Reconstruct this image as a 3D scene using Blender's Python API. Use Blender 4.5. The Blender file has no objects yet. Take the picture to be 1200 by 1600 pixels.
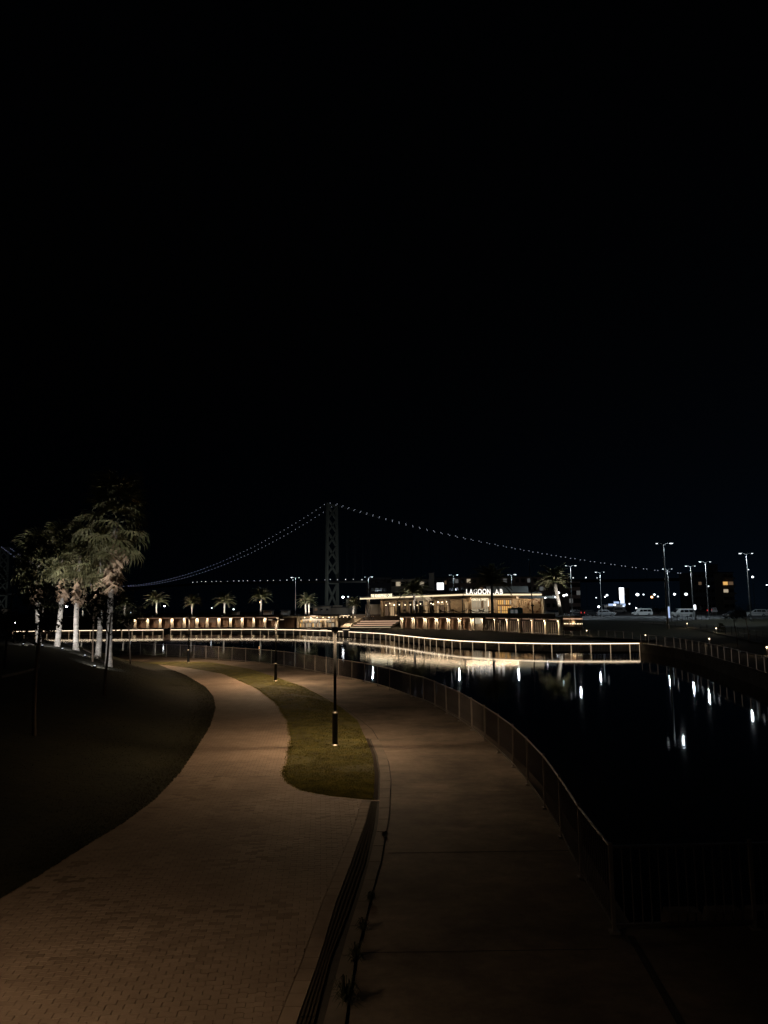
import bpy, math, random
import numpy as np
from mathutils import Vector, Matrix

random.seed(7)
rng = np.random.default_rng(11)
sc = bpy.context.scene
COL = sc.collection
R = math.radians

# ------------------------------------------------------------ camera
FPX, CH = 1130.0, 5.2                 # focal length in photo pixels, camera height above the lagoon
PITCH = math.atan(148.0 / FPX)
ROLL = 0.009
_F = Vector((0, math.cos(PITCH), math.sin(PITCH)))
_R0 = Vector((1, 0, 0))
_U0 = Vector((0, -math.sin(PITCH), math.cos(PITCH)))
_Rt = _R0 * math.cos(ROLL) - _U0 * math.sin(ROLL)
_U = _U0 * math.cos(ROLL) + _R0 * math.sin(ROLL)
cam_d = bpy.data.cameras.new('camera')
cam = bpy.data.objects.new('camera', cam_d)
COL.objects.link(cam)
m = Matrix.Identity(4)
for i in range(3):
    m[i][0], m[i][1], m[i][2] = _Rt[i], _U[i], -_F[i]
m[0][3], m[1][3], m[2][3] = 0, 0, CH
cam.matrix_world = m
cam_d.sensor_fit = 'VERTICAL'
cam_d.sensor_height = 24
cam_d.lens = 24 * FPX / 1600
cam_d.clip_start = 0.1
cam_d.clip_end = 20000
sc.camera = cam

# ------------------------------------------------------------ world: moonless night sky
world = bpy.data.worlds.new('World')
sc.world = world
world.use_nodes = True
wn = world.node_tree
bg = wn.nodes['Background']
sky = wn.nodes.new('ShaderNodeTexSky')
sky.sky_type = 'NISHITA'
sky.sun_disc = False
sky.sun_elevation = R(-5.0)
sky.sun_rotation = R(150)
sky.altitude = 0
wn.links.new(sky.outputs[0], bg.inputs['Color'])
bg.inputs['Strength'].default_value = 0.06
# faint blue town glow low over the built-up shore on the right
gtc = wn.nodes.new('ShaderNodeTexCoord')
gsx = wn.nodes.new('ShaderNodeSeparateXYZ')
wn.links.new(gtc.outputs['Generated'], gsx.inputs[0])
def wmath(op, a, b):
    n = wn.nodes.new('ShaderNodeMath'); n.operation = op
    for i, v in enumerate((a, b)):
        if isinstance(v, (int, float)): n.inputs[i].default_value = v
        else: wn.links.new(v, n.inputs[i])
    return n.outputs[0]
def wmadd(a, k, c):
    n = wn.nodes.new('ShaderNodeMath'); n.operation = 'MULTIPLY_ADD'
    wn.links.new(a, n.inputs[0]); n.inputs[1].default_value = k; n.inputs[2].default_value = c
    return n.outputs[0]
low = wmath('POWER', wmath('SUBTRACT', 1.0, wmath('ABSOLUTE', gsx.outputs['Z'], 0)), 4.5)
side = wmath('POWER', wmadd(gsx.outputs['X'], 0.5, 0.5), 2.2)
bg2 = wn.nodes.new('ShaderNodeBackground')
bg2.inputs['Color'].default_value = (0.22, 0.52, 1.0, 1)
wn.links.new(wmadd(wmath('MULTIPLY', low, side), 0.0080, 0.0002), bg2.inputs['Strength'])
addw = wn.nodes.new('ShaderNodeAddShader')
wn.links.new(bg.outputs[0], addw.inputs[0])
wn.links.new(bg2.outputs[0], addw.inputs[1])
wn.links.new(addw.outputs[0], wn.nodes['World Output'].inputs['Surface'])
sc.view_settings.view_transform = 'Standard'
sc.view_settings.look = 'None'
sc.view_settings.exposure = 0.0
sc.view_settings.gamma = 1.0
sc.view_settings.use_curve_mapping = False
sc.render.engine = 'CYCLES'
sc.cycles.use_denoising = True
try:
    sc.cycles.denoiser = 'OPENIMAGEDENOISE'
    sc.cycles.denoising_input_passes = 'RGB_ALBEDO_NORMAL'
except Exception:
    pass
sc.cycles.max_bounces = 5
sc.cycles.diffuse_bounces = 2
sc.cycles.glossy_bounces = 3
sc.cycles.transparent_max_bounces = 6
sc.cycles.sample_clamp_indirect = 3.0
sc.cycles.caustics_reflective = False
sc.cycles.caustics_refractive = False
sc.cycles.use_light_tree = True

# ------------------------------------------------------------ surveying: a sight line of the camera met with a level or a distance
def ray(x, y):
    d = _F + _Rt * ((x - 600) / FPX) + _U * ((800 - y) / FPX)
    return d
def G(x, y, z=0.5):
    d = ray(x, y)
    t = (z - CH) / d.z
    return Vector((d.x * t, d.y * t, z))
def A(x, y, Y):
    d = ray(x, y)
    t = Y / d.y
    return Vector((d.x * t, Y, CH + d.z * t))
def smooth(t):
    t = max(0.0, min(1.0, t))
    return t * t * (3 - 2 * t)

# ------------------------------------------------------------ materials
def mat(name, col, rough=0.8, var=0.0, vscale=1.0, bump=0.0, bscale=20.0, metal=0.0, spec=0.5, emit=None, estr=0.0, col2=None, stretch=None, world_co=False):
    M = bpy.data.materials.new(name)
    M.use_nodes = True
    nt = M.node_tree
    b = nt.nodes['Principled BSDF']
    b.inputs['Base Color'].default_value = (*col, 1)
    b.inputs['Roughness'].default_value = rough
    b.inputs['Metallic'].default_value = metal
    b.inputs['Specular IOR Level'].default_value = spec
    tc = None
    if var > 0 or col2 or bump > 0:
        tc = nt.nodes.new('ShaderNodeTexCoord')
        src = tc.outputs['Object']
        if world_co:
            src = nt.nodes.new('ShaderNodeNewGeometry').outputs['Position']
        if stretch:
            mp = nt.nodes.new('ShaderNodeMapping')
            mp.inputs['Scale'].default_value = stretch
            nt.links.new(src, mp.inputs['Vector'])
            src = mp.outputs[0]
    if var > 0 or col2:
        n = nt.nodes.new('ShaderNodeTexNoise')
        n.inputs['Scale'].default_value = vscale
        n.inputs['Detail'].default_value = 6
        n.inputs['Roughness'].default_value = 0.65
        nt.links.new(src, n.inputs['Vector'])
        r = nt.nodes.new('ShaderNodeValToRGB')
        c2 = col2 if col2 else tuple(min(1, c * (1 + var)) for c in col)
        c1 = col if col2 else tuple(c * (1 - var) for c in col)
        r.color_ramp.elements[0].position = 0.32
        r.color_ramp.elements[1].position = 0.68
        r.color_ramp.elements[0].color = (*c1, 1)
        r.color_ramp.elements[1].color = (*c2, 1)
        nt.links.new(n.outputs['Fac'], r.inputs['Fac'])
        nt.links.new(r.outputs['Color'], b.inputs['Base Color'])
    if bump > 0:
        n2 = nt.nodes.new('ShaderNodeTexNoise')
        n2.inputs['Scale'].default_value = bscale
        n2.inputs['Detail'].default_value = 5
        nt.links.new(src, n2.inputs['Vector'])
        bp = nt.nodes.new('ShaderNodeBump')
        bp.inputs['Strength'].default_value = 1.0
        bp.inputs['Distance'].default_value = bump
        nt.links.new(n2.outputs['Fac'], bp.inputs['Height'])
        nt.links.new(bp.outputs['Normal'], b.inputs['Normal'])
    if emit:
        b.inputs['Emission Color'].default_value = (*emit, 1)
        b.inputs['Emission Strength'].default_value = estr
    return M

WARM = (1.0, 0.70, 0.42)
WARM2 = (1.0, 0.80, 0.58)
COOL = (0.80, 0.92, 1.0)
M = {}
M['ground'] = mat('earth', (0.03, 0.028, 0.022), 0.95, 0.4, 0.05)
M['road'] = mat('road_concrete', (0.135, 0.108, 0.086), 0.85, col2=(0.235, 0.19, 0.15), vscale=0.55, bump=0.004, bscale=30)
M['strip'] = mat('kerb_concrete', (0.15, 0.122, 0.098), 0.85, 0.30, 1.2, bump=0.003, bscale=40)
M['gutter'] = mat('gutter_shade', (0.05, 0.043, 0.036), 0.9, 0.3, 3.0)  # dark tone holds the shade of the low gutter
M['drain'] = mat('drain_grate', (0.055, 0.044, 0.034), 0.95, 0.2, 6.0, spec=0.1)
M['slot'] = mat('slot_black', (0.006, 0.006, 0.006), 0.9)
M['joint'] = mat('joint_dark', (0.03, 0.024, 0.02), 0.95, 0.3, 5)
M['paver'] = mat('paver_clay', (0.225, 0.160, 0.115), 0.82, col2=(0.42, 0.31, 0.23), vscale=0.55, bump=0.002, bscale=60, world_co=True)
M['paver_b'] = mat('paver_clay_dark', (0.19, 0.134, 0.096), 0.85, col2=(0.385, 0.285, 0.21), vscale=0.75, bump=0.002, bscale=60, world_co=True)
M['paver_bed'] = mat('paver_bed', (0.10, 0.074, 0.056), 0.95, 0.3, 8)
M['lawn'] = mat('lawn_soil', (0.040, 0.036, 0.010), 0.95, col2=(0.135, 0.118, 0.03), vscale=1.1, bump=0.006, bscale=14)
M['blade'] = mat('grass_blade', (0.10, 0.095, 0.018), 0.8, col2=(0.26, 0.225, 0.055), vscale=2.2)
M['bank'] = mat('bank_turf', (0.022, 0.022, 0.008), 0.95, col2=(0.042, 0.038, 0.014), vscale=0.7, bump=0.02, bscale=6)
M['terrace'] = mat('terrace_paving', (0.066, 0.050, 0.036), 0.75, 0.3, 0.25)
M['asphalt'] = mat('asphalt', (0.11, 0.115, 0.12), 0.75, 0.25, 0.3)
M['matt_black'] = mat('matt_black', (0.005, 0.005, 0.005), 0.8, spec=0.15)
M['black'] = mat('black_paint', (0.012, 0.012, 0.012), 0.35, spec=0.5)
M['galv'] = mat('galvanised_brown', (0.26, 0.23, 0.21), 0.5, 0.2, 3, metal=0.3)
M['bar'] = mat('baluster_brown', (0.17, 0.15, 0.14), 0.6, 0.2, 3, metal=0.2)
M['rail'] = mat('rail_steel', (0.30, 0.27, 0.24), 0.3, metal=0.8)
M['steel'] = mat('pole_steel', (0.32, 0.33, 0.33), 0.45, 0.1, 2, metal=0.5)
M['darksteel'] = mat('dark_steel', (0.05, 0.05, 0.052), 0.5, metal=0.3)
M['stone'] = mat('wall_stone', (0.16, 0.13, 0.105), 0.85, 0.35, 1.2, bump=0.02, bscale=4)
M['column'] = mat('column_render', (0.72, 0.60, 0.44), 0.7, 0.12, 2)
M['wood'] = mat('wall_wood', (0.20, 0.115, 0.066), 0.6, 0.35, 0.8, stretch=(3, 3, 0.4))
M['soffit'] = mat('deck_edge', (0.13, 0.10, 0.08), 0.6, 0.2, 1)
M['plaster'] = mat('plaster_beige', (0.50, 0.41, 0.30), 0.8, 0.12, 0.6)
M['canopy'] = mat('canopy_white', (0.62, 0.60, 0.55), 0.6, 0.1, 0.5)
M['teal'] = mat('teal_paint', (0.05, 0.20, 0.21), 0.5, 0.15, 1)
M['roofdark'] = mat('roof_dark', (0.045, 0.045, 0.047), 0.7, 0.2, 0.5)
M['glass'] = mat('window_glass', (0.015, 0.017, 0.02), 0.08, spec=0.8)
M['concrete_b'] = mat('building_concrete', (0.38, 0.33, 0.27), 0.85, 0.15, 0.15)
M['concrete_r'] = mat('building_reddish', (0.30, 0.21, 0.18), 0.85, 0.18, 0.15)
M['concrete_n'] = mat('building_bluegrey', (0.20, 0.20, 0.24), 0.85, 0.15, 0.1)
M['bridge'] = mat('bridge_paint', (0.17, 0.195, 0.185), 0.6, 0.1, 0.01)
M['bark'] = mat('palm_bark', (0.15, 0.135, 0.12), 0.95, col2=(0.50, 0.47, 0.43), vscale=3.2, bump=0.05, bscale=7, stretch=(1, 1, 2.2))
M['bark_thin'] = mat('tree_bark', (0.16, 0.12, 0.09), 0.9, 0.3, 6)
M['frond'] = mat('palm_frond', (0.085, 0.088, 0.042), 0.65, col2=(0.21, 0.20, 0.11), vscale=2.0)
M['frond_dry'] = mat('palm_frond_dry', (0.20, 0.135, 0.085), 0.85, col2=(0.36, 0.26, 0.18), vscale=2.5)
M['feather'] = mat('feather_frond', (0.10, 0.105, 0.055), 0.6, col2=(0.20, 0.19, 0.11), vscale=1.0)
M['leaf'] = mat('tree_leaf', (0.030, 0.035, 0.014), 0.7, 0.4, 3)
M['white_paint'] = mat('car_white', (0.70, 0.72, 0.72), 0.3, spec=0.6)
M['dark_paint'] = mat('car_dark', (0.02, 0.022, 0.025), 0.22, spec=0.7)
M['silver_paint'] = mat('car_silver', (0.38, 0.40, 0.42), 0.25, metal=0.4)
M['tyre'] = mat('tyre_rubber', (0.012, 0.012, 0.012), 0.85)
M['rim'] = mat('rim_alloy', (0.35, 0.36, 0.37), 0.35, metal=0.8)
M['cloth_dark'] = mat('cloth_dark', (0.02, 0.018, 0.02), 0.9, 0.2, 5)
M['skin'] = mat('skin', (0.42, 0.27, 0.2), 0.6)
M['white_sign'] = mat('sign_white', (0.6, 0.6, 0.6), 0.5)

def glow(name, col, s):
    return mat(name, (0.02, 0.02, 0.02), 0.5, emit=col, estr=s)
M['led'] = glow('led_strip', (1.0, 0.77, 0.52), 2.9)
M['led_post'] = glow('led_post', (1.0, 0.72, 0.44), 0.62)
M['led_faint'] = glow('led_faint', (1.0, 0.78, 0.6), 0.05)  # weak emission standing in for light on the dim railing posts
M['deck_dark'] = mat('bridge_deck', (0.014, 0.016, 0.017), 0.8)
M['led_dim'] = glow('led_step', (1.0, 0.60, 0.38), 0.75)
M['led_fascia'] = glow('led_fascia', (1.0, 0.80, 0.50), 1.15)
M['bulb'] = glow('warm_bulb', (1.0, 0.78, 0.50), 6.0)
M['bulb_white'] = glow('white_bulb', (0.95, 0.97, 1.0), 9.0)
M['lens'] = glow('lamp_lens', (0.86, 0.94, 1.0), 3.6)
M['lens_dim'] = glow('lamp_lens_dim', (0.86, 0.94, 1.0), 2.5)
M['lens_warm'] = glow('lamp_lens_warm', (1.0, 0.76, 0.5), 2.0)
M['lens_orange'] = glow('lamp_lens_orange', (1.0, 0.50, 0.2), 9.0)
M['cable_light'] = glow('cable_light', (0.60, 0.64, 1.0), 0.8)
M['cable_light_w'] = glow('cable_light_white', (0.74, 0.80, 1.0), 0.8)
M['deck_light'] = glow('deck_light', (0.92, 0.95, 1.0), 1.25)
M['sign_lit'] = glow('sign_letters', (1.0, 0.93, 0.84), 1.7)
M['sign_lit_y'] = glow('sign_letters_yellow', (1.0, 0.88, 0.60), 1.6)
M['panel_white'] = glow('panel_white', (0.95, 0.97, 1.0), 2.6)
M['panel_blue'] = glow('panel_blue', (0.50, 0.66, 1.0), 0.9)
M['win_warm'] = glow('window_warm', (1.0, 0.66, 0.34), 0.42)
M['win_orange'] = glow('window_orange', (1.0, 0.55, 0.16), 0.8)
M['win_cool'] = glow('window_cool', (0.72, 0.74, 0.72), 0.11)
M['win_pale'] = glow('window_pale', (1.0, 0.83, 0.58), 0.40)
M['win_dim'] = glow('window_dim', (1.0, 0.62, 0.36), 0.10)
M['tail'] = glow('tail_light', (1.0, 0.06, 0.05), 1.2)
M['head_l'] = glow('head_light', (0.9, 0.95, 1.0), 2.5)

# thin leaves let light through
def translucent(Mx, k=0.5):
    nt = Mx.node_tree
    b = nt.nodes['Principled BSDF']
    out = nt.nodes['Material Output']
    t = nt.nodes.new('ShaderNodeBsdfTranslucent')
    mx = nt.nodes.new('ShaderNodeMixShader')
    mx.inputs[0].default_value = k
    l = [l for l in nt.links if l.to_socket == b.inputs['Base Color']]
    if l: nt.links.new(l[0].from_socket, t.inputs['Color'])
    else: t.inputs['Color'].default_value = b.inputs['Base Color'].default_value
    nt.links.new(b.outputs[0], mx.inputs[1])
    nt.links.new(t.outputs[0], mx.inputs[2])
    nt.links.new(mx.outputs[0], out.inputs['Surface'])
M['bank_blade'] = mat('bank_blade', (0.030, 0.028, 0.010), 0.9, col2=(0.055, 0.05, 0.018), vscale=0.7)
for k_ in ('blade', 'bank_blade', 'frond', 'feather'): translucent(M[k_], 0.45)

# worn concrete of the road: broad stains, fine mottling and tyre-like streaks along the curve
def road_mat():
    Rm = bpy.data.materials.new('road_concrete_worn')
    Rm.use_nodes = True
    nt = Rm.node_tree
    b = nt.nodes['Principled BSDF']
    b.inputs['Roughness'].default_value = 0.85
    tc = nt.nodes.new('ShaderNodeTexCoord')
    def noise(scale, det, lo, hi, a, c, vec=None, rough=.6):
        n = nt.nodes.new('ShaderNodeTexNoise')
        n.inputs['Scale'].default_value = scale; n.inputs['Detail'].default_value = det; n.inputs['Roughness'].default_value = rough
        nt.links.new(vec or tc.outputs['Object'], n.inputs['Vector'])
        r = nt.nodes.new('ShaderNodeMapRange')
        r.inputs['From Min'].default_value = lo; r.inputs['From Max'].default_value = hi
        r.inputs['To Min'].default_value = a; r.inputs['To Max'].default_value = c
        nt.links.new(n.outputs['Fac'], r.inputs['Value'])
        return r.outputs[0]
    mp = nt.nodes.new('ShaderNodeMapping'); mp.inputs['Scale'].default_value = (0.8, 1.6, 1)
    nt.links.new(tc.outputs['Object'], mp.inputs['Vector'])
    a = noise(0.42, 7, .35, .65, .45, 1.25)
    c = noise(1.1, 8, .35, .65, .72, 1.2, mp.outputs[0], .7)
    d = noise(9, 6, .3, .7, .86, 1.12)
    m1 = nt.nodes.new('ShaderNodeMath'); m1.operation = 'MULTIPLY'; nt.links.new(a, m1.inputs[0]); nt.links.new(c, m1.inputs[1])
    m2 = nt.nodes.new('ShaderNodeMath'); m2.operation = 'MULTIPLY'; nt.links.new(m1.outputs[0], m2.inputs[0]); nt.links.new(d, m2.inputs[1])
    vm = nt.nodes.new('ShaderNodeVectorMath'); vm.operation = 'SCALE'; vm.inputs[0].default_value = (0.182, 0.141, 0.108)
    nt.links.new(m2.outputs[0], vm.inputs['Scale'])
    nt.links.new(vm.outputs[0], b.inputs['Base Color'])
    n = nt.nodes.new('ShaderNodeTexNoise'); n.inputs['Scale'].default_value = 45; n.inputs['Detail'].default_value = 4
    nt.links.new(tc.outputs['Object'], n.inputs['Vector'])
    bp = nt.nodes.new('ShaderNodeBump'); bp.inputs['Distance'].default_value = 0.004
    nt.links.new(n.outputs['Fac'], bp.inputs['Height']); nt.links.new(bp.outputs['Normal'], b.inputs['Normal'])
    return Rm
M['road'] = road_mat()

# water: near-black mirror with small wind ripples
def water_mat():
    W = bpy.data.materials.new('lagoon_water')
    W.use_nodes = True
    nt = W.node_tree
    b = nt.nodes['Principled BSDF']
    b.inputs['Base Color'].default_value = (0.004, 0.005, 0.006, 1)
    b.inputs['Roughness'].default_value = 0.03
    b.inputs['IOR'].default_value = 1.33
    tc = nt.nodes.new('ShaderNodeTexCoord')
    mp = nt.nodes.new('ShaderNodeMapping')
    mp.inputs['Scale'].default_value = (0.8, 1.5, 1)
    nt.links.new(tc.outputs['Object'], mp.inputs['Vector'])
    n = nt.nodes.new('ShaderNodeTexNoise')
    n.inputs['Scale'].default_value = 2.2
    n.inputs['Detail'].default_value = 3
    nt.links.new(mp.outputs[0], n.inputs['Vector'])
    n2 = nt.nodes.new('ShaderNodeTexNoise')      # calmer and rougher patches
    n2.inputs['Scale'].default_value = 0.05
    nt.links.new(tc.outputs['Object'], n2.inputs['Vector'])
    mu = nt.nodes.new('ShaderNodeMath')
    mu.operation = 'MULTIPLY'
    nt.links.new(n.outputs['Fac'], mu.inputs[0])
    nt.links.new(n2.outputs['Fac'], mu.inputs[1])
    bp = nt.nodes.new('ShaderNodeBump')
    bp.inputs['Strength'].default_value = 1.0
    bp.inputs['Distance'].default_value = 0.0036
    nt.links.new(mu.outputs[0], bp.inputs['Height'])
    nt.links.new(bp.outputs['Normal'], b.inputs['Normal'])
    return W
M['water'] = water_mat()

# far part of the brick path: same pavers, too small to pick apart
def far_paver_mat():
    P = bpy.data.materials.new('paving_far')
    P.use_nodes = True
    nt = P.node_tree
    b = nt.nodes['Principled BSDF']
    b.inputs['Roughness'].default_value = 0.82
    tc = nt.nodes.new('ShaderNodeTexCoord')
    mp = nt.nodes.new('ShaderNodeMapping')
    mp.inputs['Rotation'].default_value = (0, 0, R(-5))
    nt.links.new(tc.outputs['Object'], mp.inputs['Vector'])
    br = nt.nodes.new('ShaderNodeTexBrick')
    br.inputs['Scale'].default_value = 1.0
    br.inputs['Brick Width'].default_value = 0.22
    br.inputs['Row Height'].default_value = 0.11
    br.inputs['Mortar Size'].default_value = 0.006
    br.inputs['Color1'].default_value = (0.30, 0.215, 0.155, 1)
    br.inputs['Color2'].default_value = (0.38, 0.28, 0.21, 1)
    br.inputs['Mortar'].default_value = (0.12, 0.09, 0.07, 1)
    nt.links.new(mp.outputs[0], br.inputs['Vector'])
    n = nt.nodes.new('ShaderNodeTexNoise')
    n.inputs['Scale'].default_value = 0.8
    n.inputs['Detail'].default_value = 6
    nt.links.new(tc.outputs['Object'], n.inputs['Vector'])
    mr = nt.nodes.new('ShaderNodeMapRange')
    mr.inputs['From Min'].default_value = 0.3
    mr.inputs['From Max'].default_value = 0.7
    mr.inputs['To Min'].default_value = 0.78
    mr.inputs['To Max'].default_value = 1.12
    nt.links.new(n.outputs['Fac'], mr.inputs['Value'])
    mx = nt.nodes.new('ShaderNodeVectorMath')
    mx.operation = 'SCALE'
    nt.links.new(br.outputs['Color'], mx.inputs[0])
    nt.links.new(mr.outputs[0], mx.inputs['Scale'])
    nt.links.new(mx.outputs[0], b.inputs['Base Color'])
    bp = nt.nodes.new('ShaderNodeBump')
    bp.inputs['Distance'].default_value = 0.004
    nt.links.new(br.outputs['Fac'], bp.inputs['Height'])
    bp.invert = True
    nt.links.new(bp.outputs['Normal'], b.inputs['Normal'])
    return P
M['paver_far'] = far_paver_mat()

# ------------------------------------------------------------ mesh collecting
class MB:
    def __init__(s):
        s.v, s.f = [], []
    def add(s, vs, fs):
        o = len(s.v)
        s.v.extend([tuple(v) for v in vs])
        s.f.extend([tuple(i + o for i in f) for f in fs])
        return s
    def box(s, c, size, rz=0.0, taper=1.0):
        cx, cy, cz = c
        a, b, h = size[0] / 2, size[1] / 2, size[2] / 2
        cr, sr = math.cos(rz), math.sin(rz)
        vs = []
        for k, zz in ((1, -h), (taper, h)):
            for px, py in ((-a, -b), (a, -b), (a, b), (-a, b)):
                px, py = px * k, py * k
                vs.append((cx + px * cr - py * sr, cy + px * sr + py * cr, cz + zz))
        return s.add(vs, [(3, 2, 1, 0), (4, 5, 6, 7), (0, 1, 5, 4), (1, 2, 6, 5), (2, 3, 7, 6), (3, 0, 4, 7)])
    def bar(s, p0, p1, w, h, up=(0, 0, 1)):           # rectangular bar between two points
        p0, p1 = Vector(p0), Vector(p1)
        d = (p1 - p0)
        if d.length < 1e-6: return s
        d.normalize()
        u = Vector(up)
        if abs(d.dot(u)) > 0.99: u = Vector((0, 1, 0))
        sd = d.cross(u).normalized()
        u = sd.cross(d).normalized()
        vs = []
        for p in (p0, p1):
            for a, b in ((-1, -1), (1, -1), (1, 1), (-1, 1)):
                vs.append(p + sd * (a * w / 2) + u * (b * h / 2))
        return s.add(vs, [(0, 1, 2, 3), (7, 6, 5, 4), (0, 4, 5, 1), (1, 5, 6, 2), (2, 6, 7, 3), (3, 7, 4, 0)])
    def tube(s, pts, rad, n=8, cap=True):
        pts = [Vector(p) for p in pts]
        if not hasattr(rad, '__len__'): rad = [rad] * len(pts)
        o = []
        prev = None
        for i, p in enumerate(pts):
            d = (pts[min(i + 1, len(pts) - 1)] - pts[max(i - 1, 0)]).normalized()
            ref = Vector((0, 0, 1)) if abs(d.z) < 0.9 else Vector((1, 0, 0))
            a = d.cross(ref).normalized()
            if prev is not None:
                a = (prev - d * prev.dot(d)).normalized()
            prev = a
            b = d.cross(a).normalized()
            for k in range(n):
                t = 2 * math.pi * k / n
                o.append(p + (a * math.cos(t) + b * math.sin(t)) * rad[i])
        fs = []
        for i in range(len(pts) - 1):
            for k in range(n):
                k2 = (k + 1) % n
                fs.append((i * n + k, i * n + k2, (i + 1) * n + k2, (i + 1) * n + k))
        if cap:
            fs.append(tuple(range(n - 1, -1, -1)))
            fs.append(tuple((len(pts) - 1) * n + k for k in range(n)))
        return s.add(o, fs)
    def lathe(s, c, prof, n=12):                       # prof: (radius, z)
        return s.tube([(c[0], c[1], c[2] + z) for r_, z in prof], [max(r_, 1e-4) for r_, z in prof], n)
    def ball(s, c, r_, sz=1.0, n=8, m_=5):
        prof = [(r_ * math.sin(math.pi * i / m_), -r_ * sz * math.cos(math.pi * i / m_)) for i in range(m_ + 1)]
        return s.lathe(c, prof, n)
    def octa(s, c, r_):
        x, y, z = c
        return s.add([(x + r_, y, z), (x - r_, y, z), (x, y + r_, z), (x, y - r_, z), (x, y, z + r_), (x, y, z - r_)],
                     [(0, 2, 4), (2, 1, 4), (1, 3, 4), (3, 0, 4), (2, 0, 5), (1, 2, 5), (3, 1, 5), (0, 3, 5)])
    def prism(s, poly, z0, z1):                        # plan polygon raised between two levels
        n = len(poly)
        area = sum(poly[i][0] * poly[(i + 1) % n][1] - poly[(i + 1) % n][0] * poly[i][1] for i in range(n))
        if area < 0: poly = poly[::-1]
        vs = [(p[0], p[1], z0) for p in poly] + [(p[0], p[1], z1) for p in poly]
        fs = [tuple(range(n - 1, -1, -1)), tuple(range(n, 2 * n))]
        for i in range(n):
            j = (i + 1) % n
            fs.append((i, j, n + j, n + i))
        return s.add(vs, fs)
    def side(s, prof, y0, y1, inset=None):             # side profile (x,z) pushed across y; inset(z) narrows it
        n = len(prof)
        def yy(y, z):
            if inset is None: return y
            k = inset(z)
            return y + k if y == y0 else y - k
        vs = [(x, yy(y0, z), z) for x, z in prof] + [(x, yy(y1, z), z) for x, z in prof]
        fs = [tuple(range(n)), tuple(range(2 * n - 1, n - 1, -1))]
        for i in range(n):
            j = (i + 1) % n
            fs.append((j, i, n + i, n + j))
        return s.add(vs, fs)
    def build(s, name, mt, parent=None, origin=None, smooth_=False, kind=None):
        me = bpy.data.meshes.new(name)
        vs = s.v
        if origin is not None:
            ox, oy, oz = origin
            vs = [(a - ox, b - oy, c - oz) for a, b, c in vs]
        me.from_pydata(vs, [], s.f)
        me.materials.append(mt)
        if smooth_:
            me.polygons.foreach_set('use_smooth', [True] * len(me.polygons))
        me.update()
        o = bpy.data.objects.new(name, me)
        COL.objects.link(o)
        if parent is not None:
            o.parent = parent
        elif origin is not None:
            o.location = origin
        if kind: o['kind'] = kind
        return o

def empty(name, label, cat, loc=(0, 0, 0), rz=0.0, group=None, kind=None):
    o = bpy.data.objects.new(name, None)
    COL.objects.link(o)
    o.empty_display_size = 0.2
    o.location = loc
    o.rotation_euler = (0, 0, rz)
    o['label'] = label
    o['category'] = cat
    if group: o['group'] = group
    if kind: o['kind'] = kind
    return o
def tag(o, label=None, cat=None, group=None, kind=None):
    if label: o['label'] = label
    if cat: o['category'] = cat
    if group: o['group'] = group
    if kind: o['kind'] = kind
    return o
def inst(src, name, parent, loc=(0, 0, 0), rot=None, scale=None):
    o = src.copy() if not isinstance(src, bpy.types.Mesh) else bpy.data.objects.new(name, src)
    o.name = name
    COL.objects.link(o)
    o.parent = parent
    o.location = loc
    if rot is not None: o.rotation_euler = rot
    if scale is not None: o.scale = scale if hasattr(scale, '__len__') else (scale,) * 3
    return o
def copy_tree(o, parent=None):
    c = o.copy()
    COL.objects.link(c)
    c.parent = parent
    for ch in list(o.children):
        copy_tree(ch, c)
    return c
def light(name, typ, loc, energy, col, parent=None, size=0.1, spot=None, blend=0.6, aim=None, sy=None, rz=None):
    d = bpy.data.lights.new(name, typ)
    d.energy = energy
    d.color = col
    if typ == 'AREA':
        d.shape = 'RECTANGLE'
        d.size = size
        d.size_y = sy or size
    else:
        d.shadow_soft_size = size
    if typ == 'SPOT':
        d.spot_size = spot
        d.spot_blend = blend
    o = bpy.data.objects.new(name, d)
    COL.objects.link(o)
    o.location = loc
    if parent is not None: o.parent = parent
    if aim is not None:
        v = Vector(aim)
        q = v.to_track_quat('-Z', 'Y')
        o.rotation_euler = q.to_euler()
    if rz is not None:
        o.rotation_euler = (0, 0, rz)
    return o
def batwing(o, p=0.62, lo=0.12):
    # a street luminaire throws more light outwards than straight down
    d = o.data
    d.use_nodes = True
    nt = d.node_tree
    em = nt.nodes['Emission']
    tc = nt.nodes.new('ShaderNodeTexCoord')
    sx = nt.nodes.new('ShaderNodeSeparateXYZ')
    nt.links.new(tc.outputs['Normal'], sx.inputs[0])
    ab = nt.nodes.new('ShaderNodeMath'); ab.operation = 'ABSOLUTE'
    nt.links.new(sx.outputs['Z'], ab.inputs[0])
    mx = nt.nodes.new('ShaderNodeMath'); mx.operation = 'MAXIMUM'; mx.inputs[1].default_value = lo
    nt.links.new(ab.outputs[0], mx.inputs[0])
    pw = nt.nodes.new('ShaderNodeMath'); pw.operation = 'POWER'; pw.inputs[1].default_value = -p
    nt.links.new(mx.outputs[0], pw.inputs[0])
    nt.links.new(pw.outputs[0], em.inputs['Strength'])
    return o
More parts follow.
